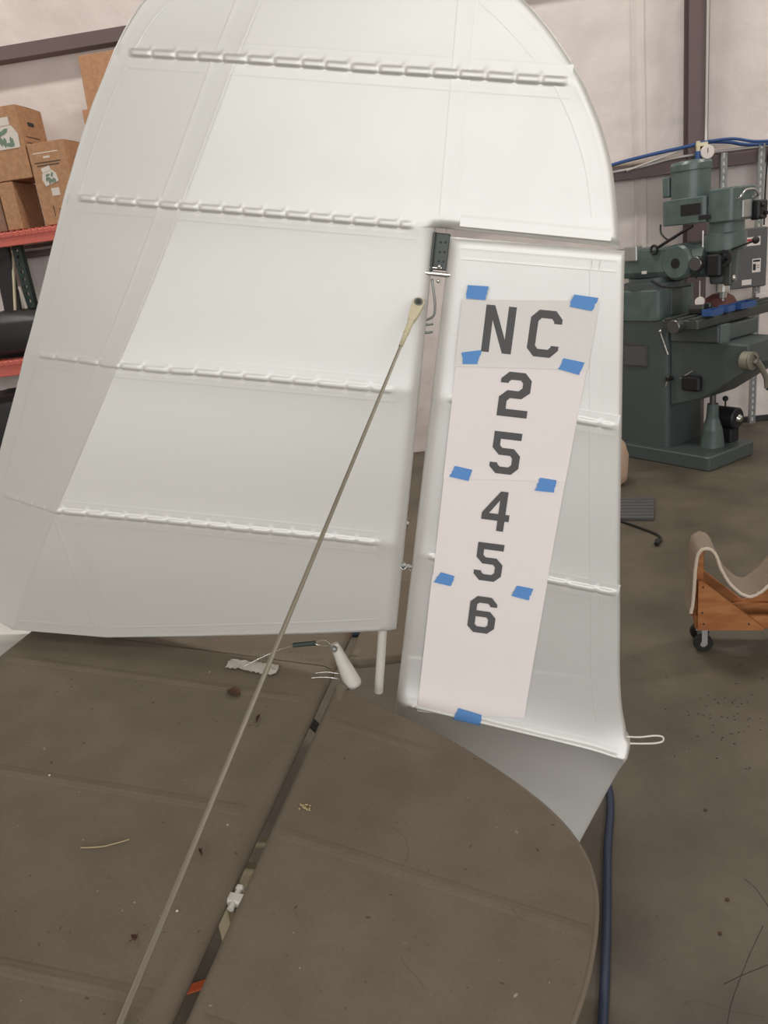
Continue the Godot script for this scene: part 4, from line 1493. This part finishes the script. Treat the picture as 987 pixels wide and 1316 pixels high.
	rod(st, Vector3(0.022, 0.035, 0.0), Vector3(0.022, 0.035, 0.035), 0.046, 26, -1.0, 0.004)
	var dial := part("dial", done(st), M["label white"], rg)
	st = begin()
	box(st, Vector3(0.006, 0.03, 0.002), at(0.022, 0.045, 0.036), 0.0005)
	part("needle", done(st), M["grey enamel"], dial)
	# slotted struts
	for q in [[2.755, 1.15, 2.02, "slotted steel strut on the wall left of the other, ending behind the mill head"], [3.01, 0.03, 2.045, "tall slotted steel strut running down the wall behind the grey box"]]:
		var t := thing("slotted_strut", q[3], "strut", hall * at(q[0], 0, 0.125))
		st = begin()
		span_box(st, Vector3(-0.022, q[1], 0.036), Vector3(-0.008, q[2], 0.04), 0.0005)
		span_box(st, Vector3(0.008, q[1], 0.036), Vector3(0.022, q[2], 0.04), 0.0005)
		var y: float = q[1]
		while y < q[2] - 0.02:
			span_box(st, Vector3(-0.008, y, 0.036), Vector3(0.008, y + 0.018, 0.04), 0.0005)
			y += 0.048
		part("slotted_face", done(st), M["strut face"], t)
		st = begin()
		span_box(st, Vector3(-0.019, q[1], 0.028), Vector3(0.019, q[2], 0.030), 0.0005)
		part("slot_back", done(st), M["bright strut"], t)
		st = begin()
		span_box(st, Vector3(-0.022, q[1], 0.0), Vector3(-0.019, q[2], 0.037), 0.0005)
		span_box(st, Vector3(0.019, q[1], 0.0), Vector3(0.022, q[2], 0.037), 0.0005)
		part("flange", done(st), M["galvanised"], t)
	single("cable", "black cable dropping down the wall beside the tall slotted strut", "cable", tube_mesh([P.call(3.20, 2.10, 0.15), P.call(3.09, 2.04, 0.15), P.call(3.055, 1.9, 0.14), P.call(3.05, 1.5, 0.14)], 0.006, 8, 0.05), M["black plastic"], hall)
	# grey electrical box on the struts
	var bx := thing("electrical_box", "grey steel electrical box with white labels mounted behind the mill", "electrical box", hall * at(2.885, 1.08, 0.17))
	st = begin()
	span_box(st, Vector3(-0.145, 0, 0), Vector3(0.145, 0.412, 0.09), 0.004)
	part("body", done(st), M["grey enamel"], bx)
	st = begin()
	span_box(st, Vector3(-0.147, 0.004, 0.09), Vector3(0.147, 0.410, 0.104), 0.004)
	part("door", done(st), M["grey enamel"], bx)
	var stick := func(x0: float, x1: float, y0: float, y1: float, called: String) -> MeshInstance3D:
		return part(called, slab(Vector3(x0, y0, 0.104), Vector3(x1, y1, 0.1055), 0.0002), M["label white"], bx)
	var l1: Node = stick.call(-0.075, 0.098, 0.292, 0.352, "label")
	part("print_line", slab(Vector3(-0.045, 0.324, 0.1055), Vector3(0.06, 0.340, 0.1058), 0.0001), M["ink red"], l1)
	part("print_line", slab(Vector3(-0.045, 0.308, 0.1055), Vector3(0.02, 0.316, 0.1058), 0.0001), M["ink black"], l1)
	part("print_line", slab(Vector3(-0.072, 0.300, 0.1055), Vector3(-0.054, 0.330, 0.1058), 0.0001), M["ink red"], l1)
	var l2: Node = stick.call(0.047, 0.105, 0.105, 0.200, "label")
	part("print_line", slab(Vector3(0.052, 0.178, 0.1055), Vector3(0.100, 0.192, 0.1058), 0.0001), M["ink black"], l2)
	part("print_block", slab(Vector3(0.052, 0.120, 0.1055), Vector3(0.072, 0.165, 0.1058), 0.0001), M["ink black"], l2)
	part("print_line", slab(Vector3(0.078, 0.150, 0.1055), Vector3(0.098, 0.154, 0.1058), 0.0001), M["ink black"], l2)
	part("print_line", slab(Vector3(0.078, 0.135, 0.1055), Vector3(0.098, 0.139, 0.1058), 0.0001), M["ink black"], l2)
	stick.call(-0.022, 0.045, 0.022, 0.060, "label")
	single("small_white_box", "small white box with dark print under the grey electrical box", "box", box_mesh(Vector3(0.085, 0.05, 0.03)), M["label white"], hall * at(3.03, 1.0, 0.19))
	# tan bag by the mill
	var bag := thing("canvas_bag", "tan canvas bag on the floor between rudder and mill base", "bag", at(1.50, 0.0, -4.98))
	st = begin()
	st.set_smooth_group(0)
	var nb := noise(3.0, 14, 3)
	var rows := []
	for q in [[0.0, 0.0], [0.12, 0.0], [0.155, 0.03], [0.165, 0.10], [0.16, 0.20], [0.14, 0.27], [0.10, 0.32], [0.05, 0.345], [0.035, 0.355]]:
		var row := PackedVector3Array()
		for k in 41:
			var t := TAU * (k % 40) / 40.0
			var r: float = q[0] * (1.0 + 0.06 * sin(t * 9.0) * smoothstep(0.12, 0.34, q[1]) + 0.10 * nb.get_noise_3d(cos(t), q[1] * 3.0, sin(t)))
			row.append(Vector3(r * cos(t), q[1], r * sin(t) * 0.85))
		rows.append(row)
	grid(st, rows, true)
	part("body", done(st), M["tan canvas"], bag)
	st = begin()
	lathe(st, [Vector2(0.032, 0.352), Vector2(0.038, 0.362), Vector2(0.032, 0.372)], 16, Transform3D(), true)
	part("tie", done(st), M["white cord"], bag)
	st = begin()
	st.set_smooth_group(0)
	rows = []
	for q in [[0.033, 0.355], [0.032, 0.37], [0.05, 0.40], [0.062, 0.415], [0.04, 0.40], [0.02, 0.375]]:
		var row := PackedVector3Array()
		for k in 41:
			var t := TAU * (k % 40) / 40.0
			row.append(Vector3(q[0] * (1.0 + 0.12 * sin(t * 7.0)) * cos(t), q[1] + 0.006 * sin(t * 5.0), q[0] * (1.0 + 0.12 * sin(t * 7.0)) * sin(t)))
		rows.append(row)
	grid(st, rows, true)
	part("gathered_neck", done(st), M["tan canvas"], bag)

# ---------------------------------------------------------------- storage rack, left
func carton(called: String, label: String, size: Vector3, where: Transform3D, m: Material) -> Node3D:
	# a closed carton standing on its base centre, front towards +z
	var o := thing(called, label, "box", where)
	var st := begin()
	box(st, size, at(0, size.y / 2, 0), 0.004)
	part("body", done(st), m, o)
	st = begin()
	for s in [-1, 1]:
		box(st, Vector3(size.x - 0.004, 0.004, size.z / 2 - 0.003), turned(0, size.y + 0.002, s * size.z / 4, Vector3.RIGHT, s * 0.02), 0.001)
	part("flap", done(st), m, o)
	return o

func jar(o: Node3D, x: float, y: float, z: float, k: float, lean: float) -> void:
	# printed jar: lid, neck, body with leafy filling
	var b := Basis(Vector3.BACK, lean)
	var xf := Transform3D(b, Vector3(x, y, z))
	var st := begin()
	extrude(st, [Vector2(-0.035 * k, 0.085 * k), Vector2(0.035 * k, 0.085 * k), Vector2(0.035 * k, 0.115 * k), Vector2(-0.035 * k, 0.115 * k)], 0, 0.0012, xf)
	extrude(st, [Vector2(-0.055 * k, 0), Vector2(0.055 * k, 0), Vector2(0.06 * k, 0.05 * k), Vector2(0.04 * k, 0.083 * k), Vector2(-0.04 * k, 0.083 * k), Vector2(-0.06 * k, 0.05 * k)], 0, 0.0008, xf)
	part("printed_jar", done(st), M["print white"], o)
	st = begin()
	rng.seed = int(x * 1000) + 7
	for i in 9:
		var p := Vector2(rng.randf_range(-0.04, 0.04), rng.randf_range(0.008, 0.065)) * k
		var t := rng.randf() * PI
		var leafp := []
		for q in [[-1.0, 0.0], [-0.3, 0.45], [0.5, 0.35], [1.0, 0.0], [0.4, -0.4], [-0.4, -0.35]]:
			leafp.append(p + (Vector2(q[0], q[1]) * 0.020 * k).rotated(t))
		extrude(st, leafp, 0.0008, 0.0014 + 0.0001 * i, xf)
	part("printed_leaf", done(st), M["print green"], o)

func build_rack() -> void:
	var o := thing("storage_rack", "orange and green steel storage rack against the back wall", "rack", hall)
	for y in [[2.005, 2.10], [1.075, 1.19]]:
		for w in [0.60, 0.02]:
			var st := begin()
			span_box(st, Vector3(-4.6, y[0], w), Vector3(-1.35, y[1], w + 0.045), 0.004)
			span_box(st, Vector3(-4.6, y[1] - 0.035, w - 0.008), Vector3(-1.35, y[1] - 0.004, w + 0.052), 0.003)
			part("beam", done(st), M["rack orange"], o)
		var wires := begin()
		for k in 66:
			var x := -4.58 + k * 0.049
			box(wires, Vector3(0.006, 0.006, 0.60), at(x, y[1] + 0.006, 0.33), 0.001)
			box(wires, Vector3(0.014, 0.034, 0.005), at(x, y[1] - 0.010, 0.655), 0.001)
		for k in 5:
			box(wires, Vector3(3.22, 0.006, 0.006), at(-2.97, y[1] + 0.001, 0.06 + k * 0.13), 0.001)
		var wd := part("wire_deck", done(wires), M["rack orange"], o)
		wd.set_meta("kind", "stuff")
	for u in [-4.63, -2.52, -1.32]:
		for w in ([0.35] if u == -2.52 else [0.60, 0.02]):
			var st := begin()
			var top := 2.08 if u == -2.52 else 3.1
			span_box(st, Vector3(u - 0.035, 0, w + 0.030), Vector3(u - 0.012, top, w + 0.036), 0.001)
			span_box(st, Vector3(u + 0.012, 0, w + 0.030), Vector3(u + 0.035, top, w + 0.036), 0.001)
			span_box(st, Vector3(u - 0.035, 0, w - 0.02), Vector3(u - 0.031, top, w + 0.033), 0.001)
			span_box(st, Vector3(u + 0.031, 0, w - 0.02), Vector3(u + 0.035, top, w + 0.033), 0.001)
			var y := 0.02
			while y < top - 0.03:
				span_box(st, Vector3(u - 0.012, y, w + 0.030), Vector3(u + 0.012, y + 0.034, w + 0.036), 0.001)
				y += 0.055
			part("upright", done(st), M["rack green"], o, "dark green upright with a row of holes")
	# cartons on the top shelf
	var front := 0.60
	var c := carton("storage_carton", "large carton with printed jar picture lying on top of smaller cartons", Vector3(0.46, 0.47, 0.36), hall * Transform3D(Basis(Vector3.UP, 0.0), Vector3(-2.36, 2.44, front - 0.16)), M["cardboard"])
	jar(c, 0.10, 0.20, 0.1815, 1.75, 0.02)
	var st := begin()
	span_box(st, Vector3(-0.13, 0.36, 0.1800), Vector3(0.0, 0.41, 0.1812), 0.0002)
	span_box(st, Vector3(-0.13, 0.285, 0.1800), Vector3(-0.01, 0.297, 0.1812), 0.0002)
	span_box(st, Vector3(-0.13, 0.255, 0.1800), Vector3(-0.03, 0.267, 0.1812), 0.0002)
	part("print_line", done(st), M["print dark"], c)
	st = begin()
	extrude(st, rounded(-0.045, 0.045, -0.014, 0.014, 0.012), 0, 0.002, Transform3D(Basis(Vector3.UP, PI / 2), Vector3(0.2295, 0.36, 0.02)))
	part("hand_hole", done(st), M["black plastic"], c)
	st = begin()
	for k in 5:
		box(st, Vector3(0.002, 0.008, 0.20), at(0.2302, 0.12 + k * 0.038, 0.03), 0.0004)
	part("print_line", done(st), M["print dark"], c)
	c = carton("storage_carton", "carton with a tilted printed jar, right of the jar-picture carton", Vector3(0.28, 0.54, 0.34), hall * Transform3D(Basis(Vector3.UP, -0.04), Vector3(-1.975, 2.112, front - 0.15)), M["cardboard"])
	jar(c, -0.01, 0.27, 0.1715, 1.0, 0.25)
	st = begin()
	for q in [[0.475, 0.19, 0.007], [0.445, 0.05, 0.014]]:
		box(st, Vector3(q[1], q[2], 0.001), at(-0.01, q[0], 0.1705), 0.0002)
	box(st, Vector3(0.06, 0.05, 0.001), at(0.0, 0.215, 0.1705), 0.0002)
	part("print_mark", done(st), M["print white"], c)
	st = begin()
	for q in [[0.412, 0.20, 0.009], [0.393, 0.17, 0.009]]:
		box(st, Vector3(q[1], q[2], 0.001), at(-0.01, q[0], 0.1705), 0.0002)
	for q in [[0.098, 0.085, 0.010], [0.078, 0.085, 0.010]]:
		box(st, Vector3(q[1], q[2], 0.001), at(0.04, q[0], 0.1705), 0.0002)
	box(st, Vector3(0.008, 0.07, 0.001), at(-0.045, 0.09, 0.1705), 0.0002)
	part("print_line", done(st), M["print dark"], c)
	carton("storage_carton", "narrow plain carton under the jar-picture carton", Vector3(0.115, 0.318, 0.34), hall * Transform3D(Basis(Vector3.UP, 0.0), Vector3(-2.345, 2.112, front - 0.14)), M["cardboard"])
	carton("storage_carton", "dull brown carton under the jar-picture carton at the picture edge", Vector3(0.30, 0.318, 0.36), hall * Transform3D(Basis(Vector3.UP, 0.02), Vector3(-2.57, 2.112, front - 0.16)), M["brown cardboard"])
	st = begin()
	box(st, Vector3(0.55, 1.02, 0.012), Transform3D(Basis(Vector3.RIGHT, -0.10), Vector3(-1.50, 2.73, 0.26)), 0.002)
	single("cardboard_sheet", "tall flattened cardboard sheet leaning on the wall, reaching highest", "cardboard", done(st), M["cardboard"], hall)
	st = begin()
	box(st, Vector3(0.55, 0.76, 0.012), Transform3D(Basis(Vector3.RIGHT, -0.10), Vector3(-1.53, 2.50, 0.31)), 0.002)
	single("cardboard_sheet", "shorter cardboard sheet leaning just before the tall one", "cardboard", done(st), M["cardboard"], hall)
	# lower shelf
	var blob := func(size: Vector3, sd: int) -> ArrayMesh:
		var t := begin()
		t.set_smooth_group(0)
		var n := noise(2.2, sd, 3)
		var rows := []
		for i in 17:
			var v := PI * i / 16.0
			var row := PackedVector3Array()
			for k in 29:
				var a := TAU * (k % 28) / 28.0
				var d := Vector3(sin(v) * cos(a), -cos(v), sin(v) * sin(a))
				var q := Vector3(signf(d.x) * pow(absf(d.x), 0.6), signf(d.y) * pow(absf(d.y), 0.6), signf(d.z) * pow(absf(d.z), 0.6))
				row.append((q * (1.0 + 0.10 * n.get_noise_3d(d.x, d.y, d.z)) * 0.5 * size) + Vector3(0, size.y / 2, 0))
			rows.append(row)
		grid(t, rows, true)
		return done(t)
	single("black_sack", "black plastic sack sagging on the rack shelf under the cartons", "sack", blob.call(Vector3(0.95, 0.36, 0.58), 2), M["black sheeting"], hall * at(-2.65, 1.195, 0.34))
	single("black_sack", "black plastic sack on the rack shelf close to the fin edge", "sack", blob.call(Vector3(0.55, 0.33, 0.56), 4), M["black sheeting"], hall * at(-1.90, 1.195, 0.34))
	single("brown_tarp", "folded brown tarpaulin corner standing behind the black sacks", "tarpaulin", extrude_mesh([Vector2(-0.2, 0), Vector2(0.22, 0), Vector2(0.25, 0.46), Vector2(0.05, 0.36), Vector2(-0.12, 0.14)], -0.03, 0.03, 0.004), M["brown cardboard"], hall * at(-2.33, 1.40, 0.12))
	single("black_sack", "black sack on the floor under the rack", "sack", blob.call(Vector3(1.5, 0.95, 0.60), 8), M["black sheeting"], hall * at(-2.6, 0.0, 0.36))
	st = begin()
	rod(st, Vector3(-2.66, 1.50, 0.40), Vector3(-2.66, 1.98, 0.20), 0.012, 8)
	single("gold_stick", "thin wooden stick leaning behind the black sack", "stick", done(st), M["cadmium"], hall)
	st = begin()
	rod(st, Vector3(-2.535, 1.50, 0.42), Vector3(-2.555, 1.72, 0.42), 0.012, 10)
	single("white_tube", "short white tube standing beside the green upright", "tube", done(st), M["print white"], hall)
	single("dark_plank", "dark plank leaning against the wall behind the green upright", "plank", box_mesh(Vector3(0.14, 0.86, 0.03)), M["black sheeting"], hall * Transform3D(Basis(Vector3.RIGHT, -0.12), Vector3(-2.73, 1.60, 0.28)))

# ---------------------------------------------------------------- floor things
func build_floor_things() -> void:
	single("floor_hose", "dark blue air hose lying across the concrete floor", "hose", tube_mesh([Vector3(0.10, 0.012, -0.60), Vector3(0.235, 0.012, -0.95), Vector3(0.344, 0.012, -1.261), Vector3(0.424, 0.012, -1.492), Vector3(0.506, 0.012, -1.744), Vector3(0.593, 0.012, -2.01), Vector3(0.60, 0.012, -2.3), Vector3(0.50, 0.012, -2.7), Vector3(0.2, 0.012, -3.1), Vector3(-0.4, 0.012, -3.3)], 0.0115, 10, 0.03), M["dark blue hose"])
	# foot switch with its cord
	var dir := (Vector3(1.573, 0, -4.227) - Vector3(1.418, 0, -4.286)).normalized()
	var back := (Vector3(1.669, 0, -4.591) - Vector3(1.573, 0, -4.227)).normalized()
	var o := thing("floor_plate", "dark grey ribbed mat plate on the floor beside the rudder", "plate", Transform3D(Basis(dir, Vector3.UP, dir.cross(Vector3.UP)), Vector3(1.455, 0, -4.43)))
	var st := begin()
	box(st, Vector3(0.34, 0.024, 0.36), at(0, 0.012, 0), 0.004)
	part("plate", done(st), M["grey enamel"], o)
	for k in 6:
		st = begin()
		box(st, Vector3(0.33, 0.005, 0.02), at(0, 0.026, -0.14 + k * 0.056), 0.001)
		part("ridge", done(st), M["grey enamel"], o)
	o = thing("power_lead", "black cord with a plug end curling on the floor in front of the mill", "cord")
	part("lead", tube_mesh([Vector3(1.36, 0.008, -4.27), Vector3(1.44, 0.008, -4.10), Vector3(1.485, 0.008, -3.98), Vector3(1.478, 0.008, -3.90), Vector3(1.445, 0.008, -3.86)], 0.007, 8), M["black plastic"], o)
	st = begin()
	rod(st, Vector3(1.45, 0.016, -3.87), Vector3(1.425, 0.016, -3.83), 0.016, 10, 0.012, 0.003)
	part("plug", done(st), M["black plastic"], o)
	# carpet-slung dolly
	var dx := Vector3(0.9654, 0, 0.2609)
	var df := Transform3D(Basis(dx, Vector3.UP, dx.cross(Vector3.UP)), Vector3(1.173, 0, -2.739))
	o = thing("carpet_dolly", "plywood dolly on casters with a cradle of beige carpet slung between posts", "dolly", df)
	for z in [-0.11, 0.0]:
		part("base_board", slab(Vector3(0.0, 0.11, z - 0.02), Vector3(0.40, 0.165, z), 0.003), M["plywood"], o)
	for x in [0.0, 0.366]:
		part("post", slab(Vector3(x + 0.004, 0.11, -0.125), Vector3(x + 0.034, 0.445, -0.02), 0.003), M["plywood"], o)
	for s in [0, 1]:
		for z in ([0.0, -0.15] if s == 0 else [-0.15]):
			st = begin()
			var poly := []
			for p in [Vector2(0.008, 0.112), Vector2(0.25, 0.112), Vector2(0.25, 0.122), Vector2(0.024, 0.325), Vector2(0.008, 0.325)]:
				poly.append(Vector2(p.x if s == 0 else 0.404 - p.x, p.y))
			extrude(st, poly, z, z + 0.018, Transform3D(), 0.001)
			var gs := part("gusset", done(st), M["plywood"], o)
			if z == 0.0:
				for q in [[0.026, 0.30], [0.024, 0.19], [0.03, 0.14], [0.195, 0.14]]:
					st = begin()
					var xx: float = q[0] if s == 0 else 0.404 - q[0]
					rod(st, Vector3(xx, q[1], 0.0175), Vector3(xx, q[1], 0.0188), 0.0042, 8)
					part("screw", done(st), M["black plastic"], gs)
	st = begin()
	span_box(st, Vector3(0.0, 0.325, 0.0), Vector3(0.006, 0.33, 0.02), 0.001)
	# carpet
	var prof := curve([Vector3(-0.012, 0.19, 0), Vector3(-0.004, 0.25, 0), Vector3(0.000, 0.33, 0), Vector3(0.004, 0.40, 0), Vector3(0.014, 0.445, 0), Vector3(0.034, 0.458, 0), Vector3(0.056, 0.447, 0), Vector3(0.070, 0.415, 0), Vector3(0.084, 0.374, 0), Vector3(0.117, 0.312, 0), Vector3(0.160, 0.267, 0), Vector3(0.195, 0.254, 0), Vector3(0.229, 0.270, 0), Vector3(0.265, 0.305, 0), Vector3(0.31, 0.37, 0), Vector3(0.345, 0.44, 0), Vector3(0.37, 0.458, 0), Vector3(0.395, 0.44, 0), Vector3(0.404, 0.38, 0), Vector3(0.406, 0.24, 0)], 0.012)
	st = begin()
	st.set_smooth_group(0)
	var nz := noise(60.0, 3, 2)
	var rows := []
	for e in 2:
		var rr := []
		for i in prof.size():
			var d := (prof[mini(i + 1, prof.size() - 1)] - prof[maxi(i - 1, 0)]).normalized()
			var nn := Vector3(-d.y, d.x, 0)
			var row := PackedVector3Array()
			for k in 14:
				var z := lerpf(0.022, -0.145, k / 13.0)
				row.append(prof[i] + nn * ((0.012 if e == 0 else 0.001) + 0.003 * nz.get_noise_2d(i * 0.7, k * 0.9)) + Vector3(0, 0, z + 0.003 * nz.get_noise_1d(i * 1.3)))
			rr.append(row)
		grid(st, rr, e == 1)
		rows.append(rr)
	for s in [0, 13]:
		var cap := []
		for i in prof.size():
			cap.append(PackedVector3Array([rows[0][i][s], rows[1][i][s]]))
		grid(st, cap, s == 13)
	var cs := part("carpet_sling", done(st), M["carpet"], o, "beige carpet strip with a pale frayed edge")
	st = begin()
	var fr := PackedVector3Array()
	for i in prof.size():
		var d := (prof[mini(i + 1, prof.size() - 1)] - prof[maxi(i - 1, 0)]).normalized()
		fr.append(prof[i] + Vector3(-d.y, d.x, 0) * (0.006 + 0.002 * nz.get_noise_1d(i * 5.0)) + Vector3(0, 0, 0.022))
	tube(st, fr, 0.0068, 7)
	part("frayed_edge", done(st), M["frayed carpet"], cs)
	for x in [0.034, 0.37]:
		for z in [-0.02, -0.115]:
			st = begin()
			lathe(st, [Vector2(0.012, -0.012), Vector2(0.034, -0.012), Vector2(0.037, -0.008), Vector2(0.037, 0.008), Vector2(0.034, 0.012), Vector2(0.012, 0.012)], 20, Transform3D(Basis(Vector3.RIGHT, PI / 2), Vector3(x, 0.037, z)))
			var wh := part("caster_wheel", done(st), M["rubber"], o)
			st = begin()
			rod(st, Vector3(x, 0.037, z - 0.016), Vector3(x, 0.037, z + 0.016), 0.012, 12)
			part("hub", done(st), M["galvanised"], wh)
			st = begin()
			for s in [-1, 1]:
				box(st, Vector3(0.022, 0.07, 0.003), at(x + 0.004, 0.07, z + s * 0.017), 0.001)
			box(st, Vector3(0.06, 0.006, 0.05), at(x, 0.107, z - 0.0), 0.001)
			part("caster_fork", done(st), M["galvanised"], o)
	# trestle under the tail, seen through the hinge gap
	var tf := craft * at(-0.19, 0, 0.42)
	tf = Transform3D(Basis(Vector3(0.9736, 0, 0.2284), Vector3.UP, Vector3(-0.2284, 0, 0.9736)), Vector3(tf.origin.x, 0, tf.origin.z))
	o = thing("wooden_trestle", "narrow pale wooden trestle under the tail, seen through the hinge gap", "trestle", tf)
	for z in [-0.223, -0.144]:
		part("slat", slab(Vector3(-0.34, 0.437, z - 0.012), Vector3(0.18, 0.455, z + 0.012), 0.003), M["pine"], o)
	for x in [-0.32, 0.13]:
		part("rail", slab(Vector3(x, 0.40, -0.26), Vector3(x + 0.03, 0.437, -0.10), 0.003), M["pine"], o)
		for z in [-0.245, -0.115]:
			part("leg", slab(Vector3(x, 0.0, z - 0.015), Vector3(x + 0.03, 0.40, z + 0.015), 0.003), M["pine"], o)
	st = begin()
	box(st, Vector3(0.20, 0.004, 0.026), Transform3D(Basis(Vector3.UP, 0.25), Vector3(-0.60, 0.0022, -1.49)), 0.001)
	single("orange_strap", "short orange strap lying on the floor below the hinge gap", "strap", done(st), M["orange strap"])
	# cracks in the slab and a gritty patch
	var slab_floor := get_node("floor")
	for c in [[0.83, -1.605, 0.843, -1.568, 0.845, -1.512], [0.805, -1.458, 0.73, -1.379, 0.679, -1.32, 0.638, -1.271, 0.605, -1.22], [0.643, -1.319, 0.686, -1.333, 0.763, -1.353]]:
		var pl := []
		for i in range(0, c.size(), 2):
			pl.append(hall.affine_inverse() * Vector3(c[i], 0.0003, c[i + 1]))
		st = begin()
		tube(st, curve(pl, 0.03), 0.0007, 5)
		part("crack", done(st), M["black sheeting"], slab_floor)
	st = begin()
	rng.seed = 77
	for k in 90:
		var g := Vector3(1.17 + rng.randfn(0.0, 0.14), 0.001, -2.30 + rng.randfn(0.0, 0.13))
		ball(st, g, Vector3(rng.randf_range(0.0015, 0.005), 0.0016, rng.randf_range(0.0012, 0.003)), 6, 4)
	var grit := single("floor_grit", "scattered dark grit on the concrete below the carpet dolly", "grit", done(st), M["black sheeting"])
	grit.set_meta("kind", "stuff")
	# floor debris
	rng.seed = 21
	var spots := [[0.756, -1.546, "dark speck on the floor right of the hose"], [0.694, -1.451, "dark crumb on the floor lower right of the hose"], [0.84, -1.87, "small dark crumb on the open floor right of the rudder"]]
	for s in spots:
		st = begin()
		ball(st, Vector3(s[0], 0.003, s[1]), Vector3(0.006, 0.003, 0.004), 8, 5)
		single("crumb", s[2], "crumb", done(st), M["dry leaf"])

# ---------------------------------------------------------------- everything
func _ready() -> void:
	# camera: about eye height, looking down at the tail, rolled a little
	var pitch := deg_to_rad(18.9)
	var roll := deg_to_rad(7.17)
	var cam := Camera3D.new()
	cam.name = "camera"
	cam.fov = rad_to_deg(2.0 * atan(0.658))
	cam.near = 0.05
	cam.far = 100.0
	cam.transform = Transform3D(Basis(Vector3.RIGHT, -pitch) * Basis(Vector3.BACK, -roll), Vector3(0, 1.7, 0))
	add_child(cam)
	cam.current = true
	# frames
	hall = Transform3D(Basis(Vector3(0.9912, 0, 0.1323), Vector3.UP, Vector3(-0.1323, 0, 0.9912)), Vector3(0, 0, -6.46))
	var az := deg_to_rad(13.2)
	var tilt := deg_to_rad(9.0)
	var aft := Vector3(cos(az) * cos(tilt), -sin(tilt), sin(az) * cos(tilt))
	var up := Vector3(cos(az) * sin(tilt), cos(tilt), sin(az) * sin(tilt))
	craft = Transform3D(Basis(aft, up, aft.cross(up)), Vector3(0.087, 1.4203, -1.5476))
	var fa := deg_to_rad(58.0)
	millf = Transform3D(Basis(Vector3(cos(fa), 0, sin(fa)), Vector3.UP, Vector3(-sin(fa), 0, cos(fa))), Vector3(2.202, 0, -4.939))
	# sky and exposure
	var env := Environment.new()
	env.background_mode = Environment.BG_SKY
	var sky := Sky.new()
	var sm := ProceduralSkyMaterial.new()
	sm.sky_top_color = rgb(150, 175, 205)
	sm.sky_horizon_color = rgb(215, 220, 225)
	sm.ground_bottom_color = rgb(110, 105, 95)
	sm.ground_horizon_color = rgb(190, 185, 175)
	sm.sun_angle_max = 0.0
	sky.sky_material = sm
	env.sky = sky
	env.background_energy_multiplier = 1.0
	env.tonemap_mode = Environment.TONE_MAPPER_LINEAR
	env.tonemap_exposure = 1.04
	env.sdfgi_enabled = true
	env.ssao_enabled = true
	env.ssil_enabled = true
	var we := WorldEnvironment.new()
	we.name = "world_environment"
	we.environment = env
	add_child(we)
	# daylight through the long high window opening behind the photographer
	var day := AreaLight3D.new()
	day.name = "window_daylight"
	day.area_size = Vector2(10.8, 3.4)
	day.light_color = Color(1.0, 1.0, 0.99)
	day.light_energy = 43.0
	day.shadow_enabled = true
	day.transform = hall * at(1.5, 3.2, 13.95)
	add_child(day)
	# strip fittings under the ceiling
	var strips: Array[AreaLight3D] = []
	for w in [1.7, 8.5]:
		for u in [-4.0, 0.5, 5.0]:
			var l := AreaLight3D.new()
			l.name = "strip_light_source"
			l.area_size = Vector2(1.2, 0.3)
			l.light_color = Color(1.0, 0.985, 0.96)
			l.light_energy = 7.0 if w < 5.0 else 2.5
			l.shadow_enabled = true
			l.transform = hall * Transform3D(Basis(Vector3.RIGHT, -PI / 2), Vector3(u, 5.475, w))
			add_child(l, true)
			strips.append(l)
	rng.seed = 1
	materials()
	fin_le = smooth_table(FIN_LE)
	fin_te = smooth_table(FIN_TE)
	rud_te = smooth_table(RUD_TE)
	build_hangar()
	build_fin()
	build_rudder()
	build_stab(1.0, "near", "dusty brown horizontal stabilizer on the near side, reaching towards the camera", "dusty brown rounded elevator hinged to the near stabilizer")
	build_stab(-1.0, "far", "dusty far-side stabilizer seen through the gap under and behind the fin", "dusty far-side elevator behind the rudder")
	build_fuselage()
	build_brace()
	build_paper()
	swap_side = true
	build_mill()
	swap_side = false
	build_rack()
	build_floor_things()
	build_tail_bits()
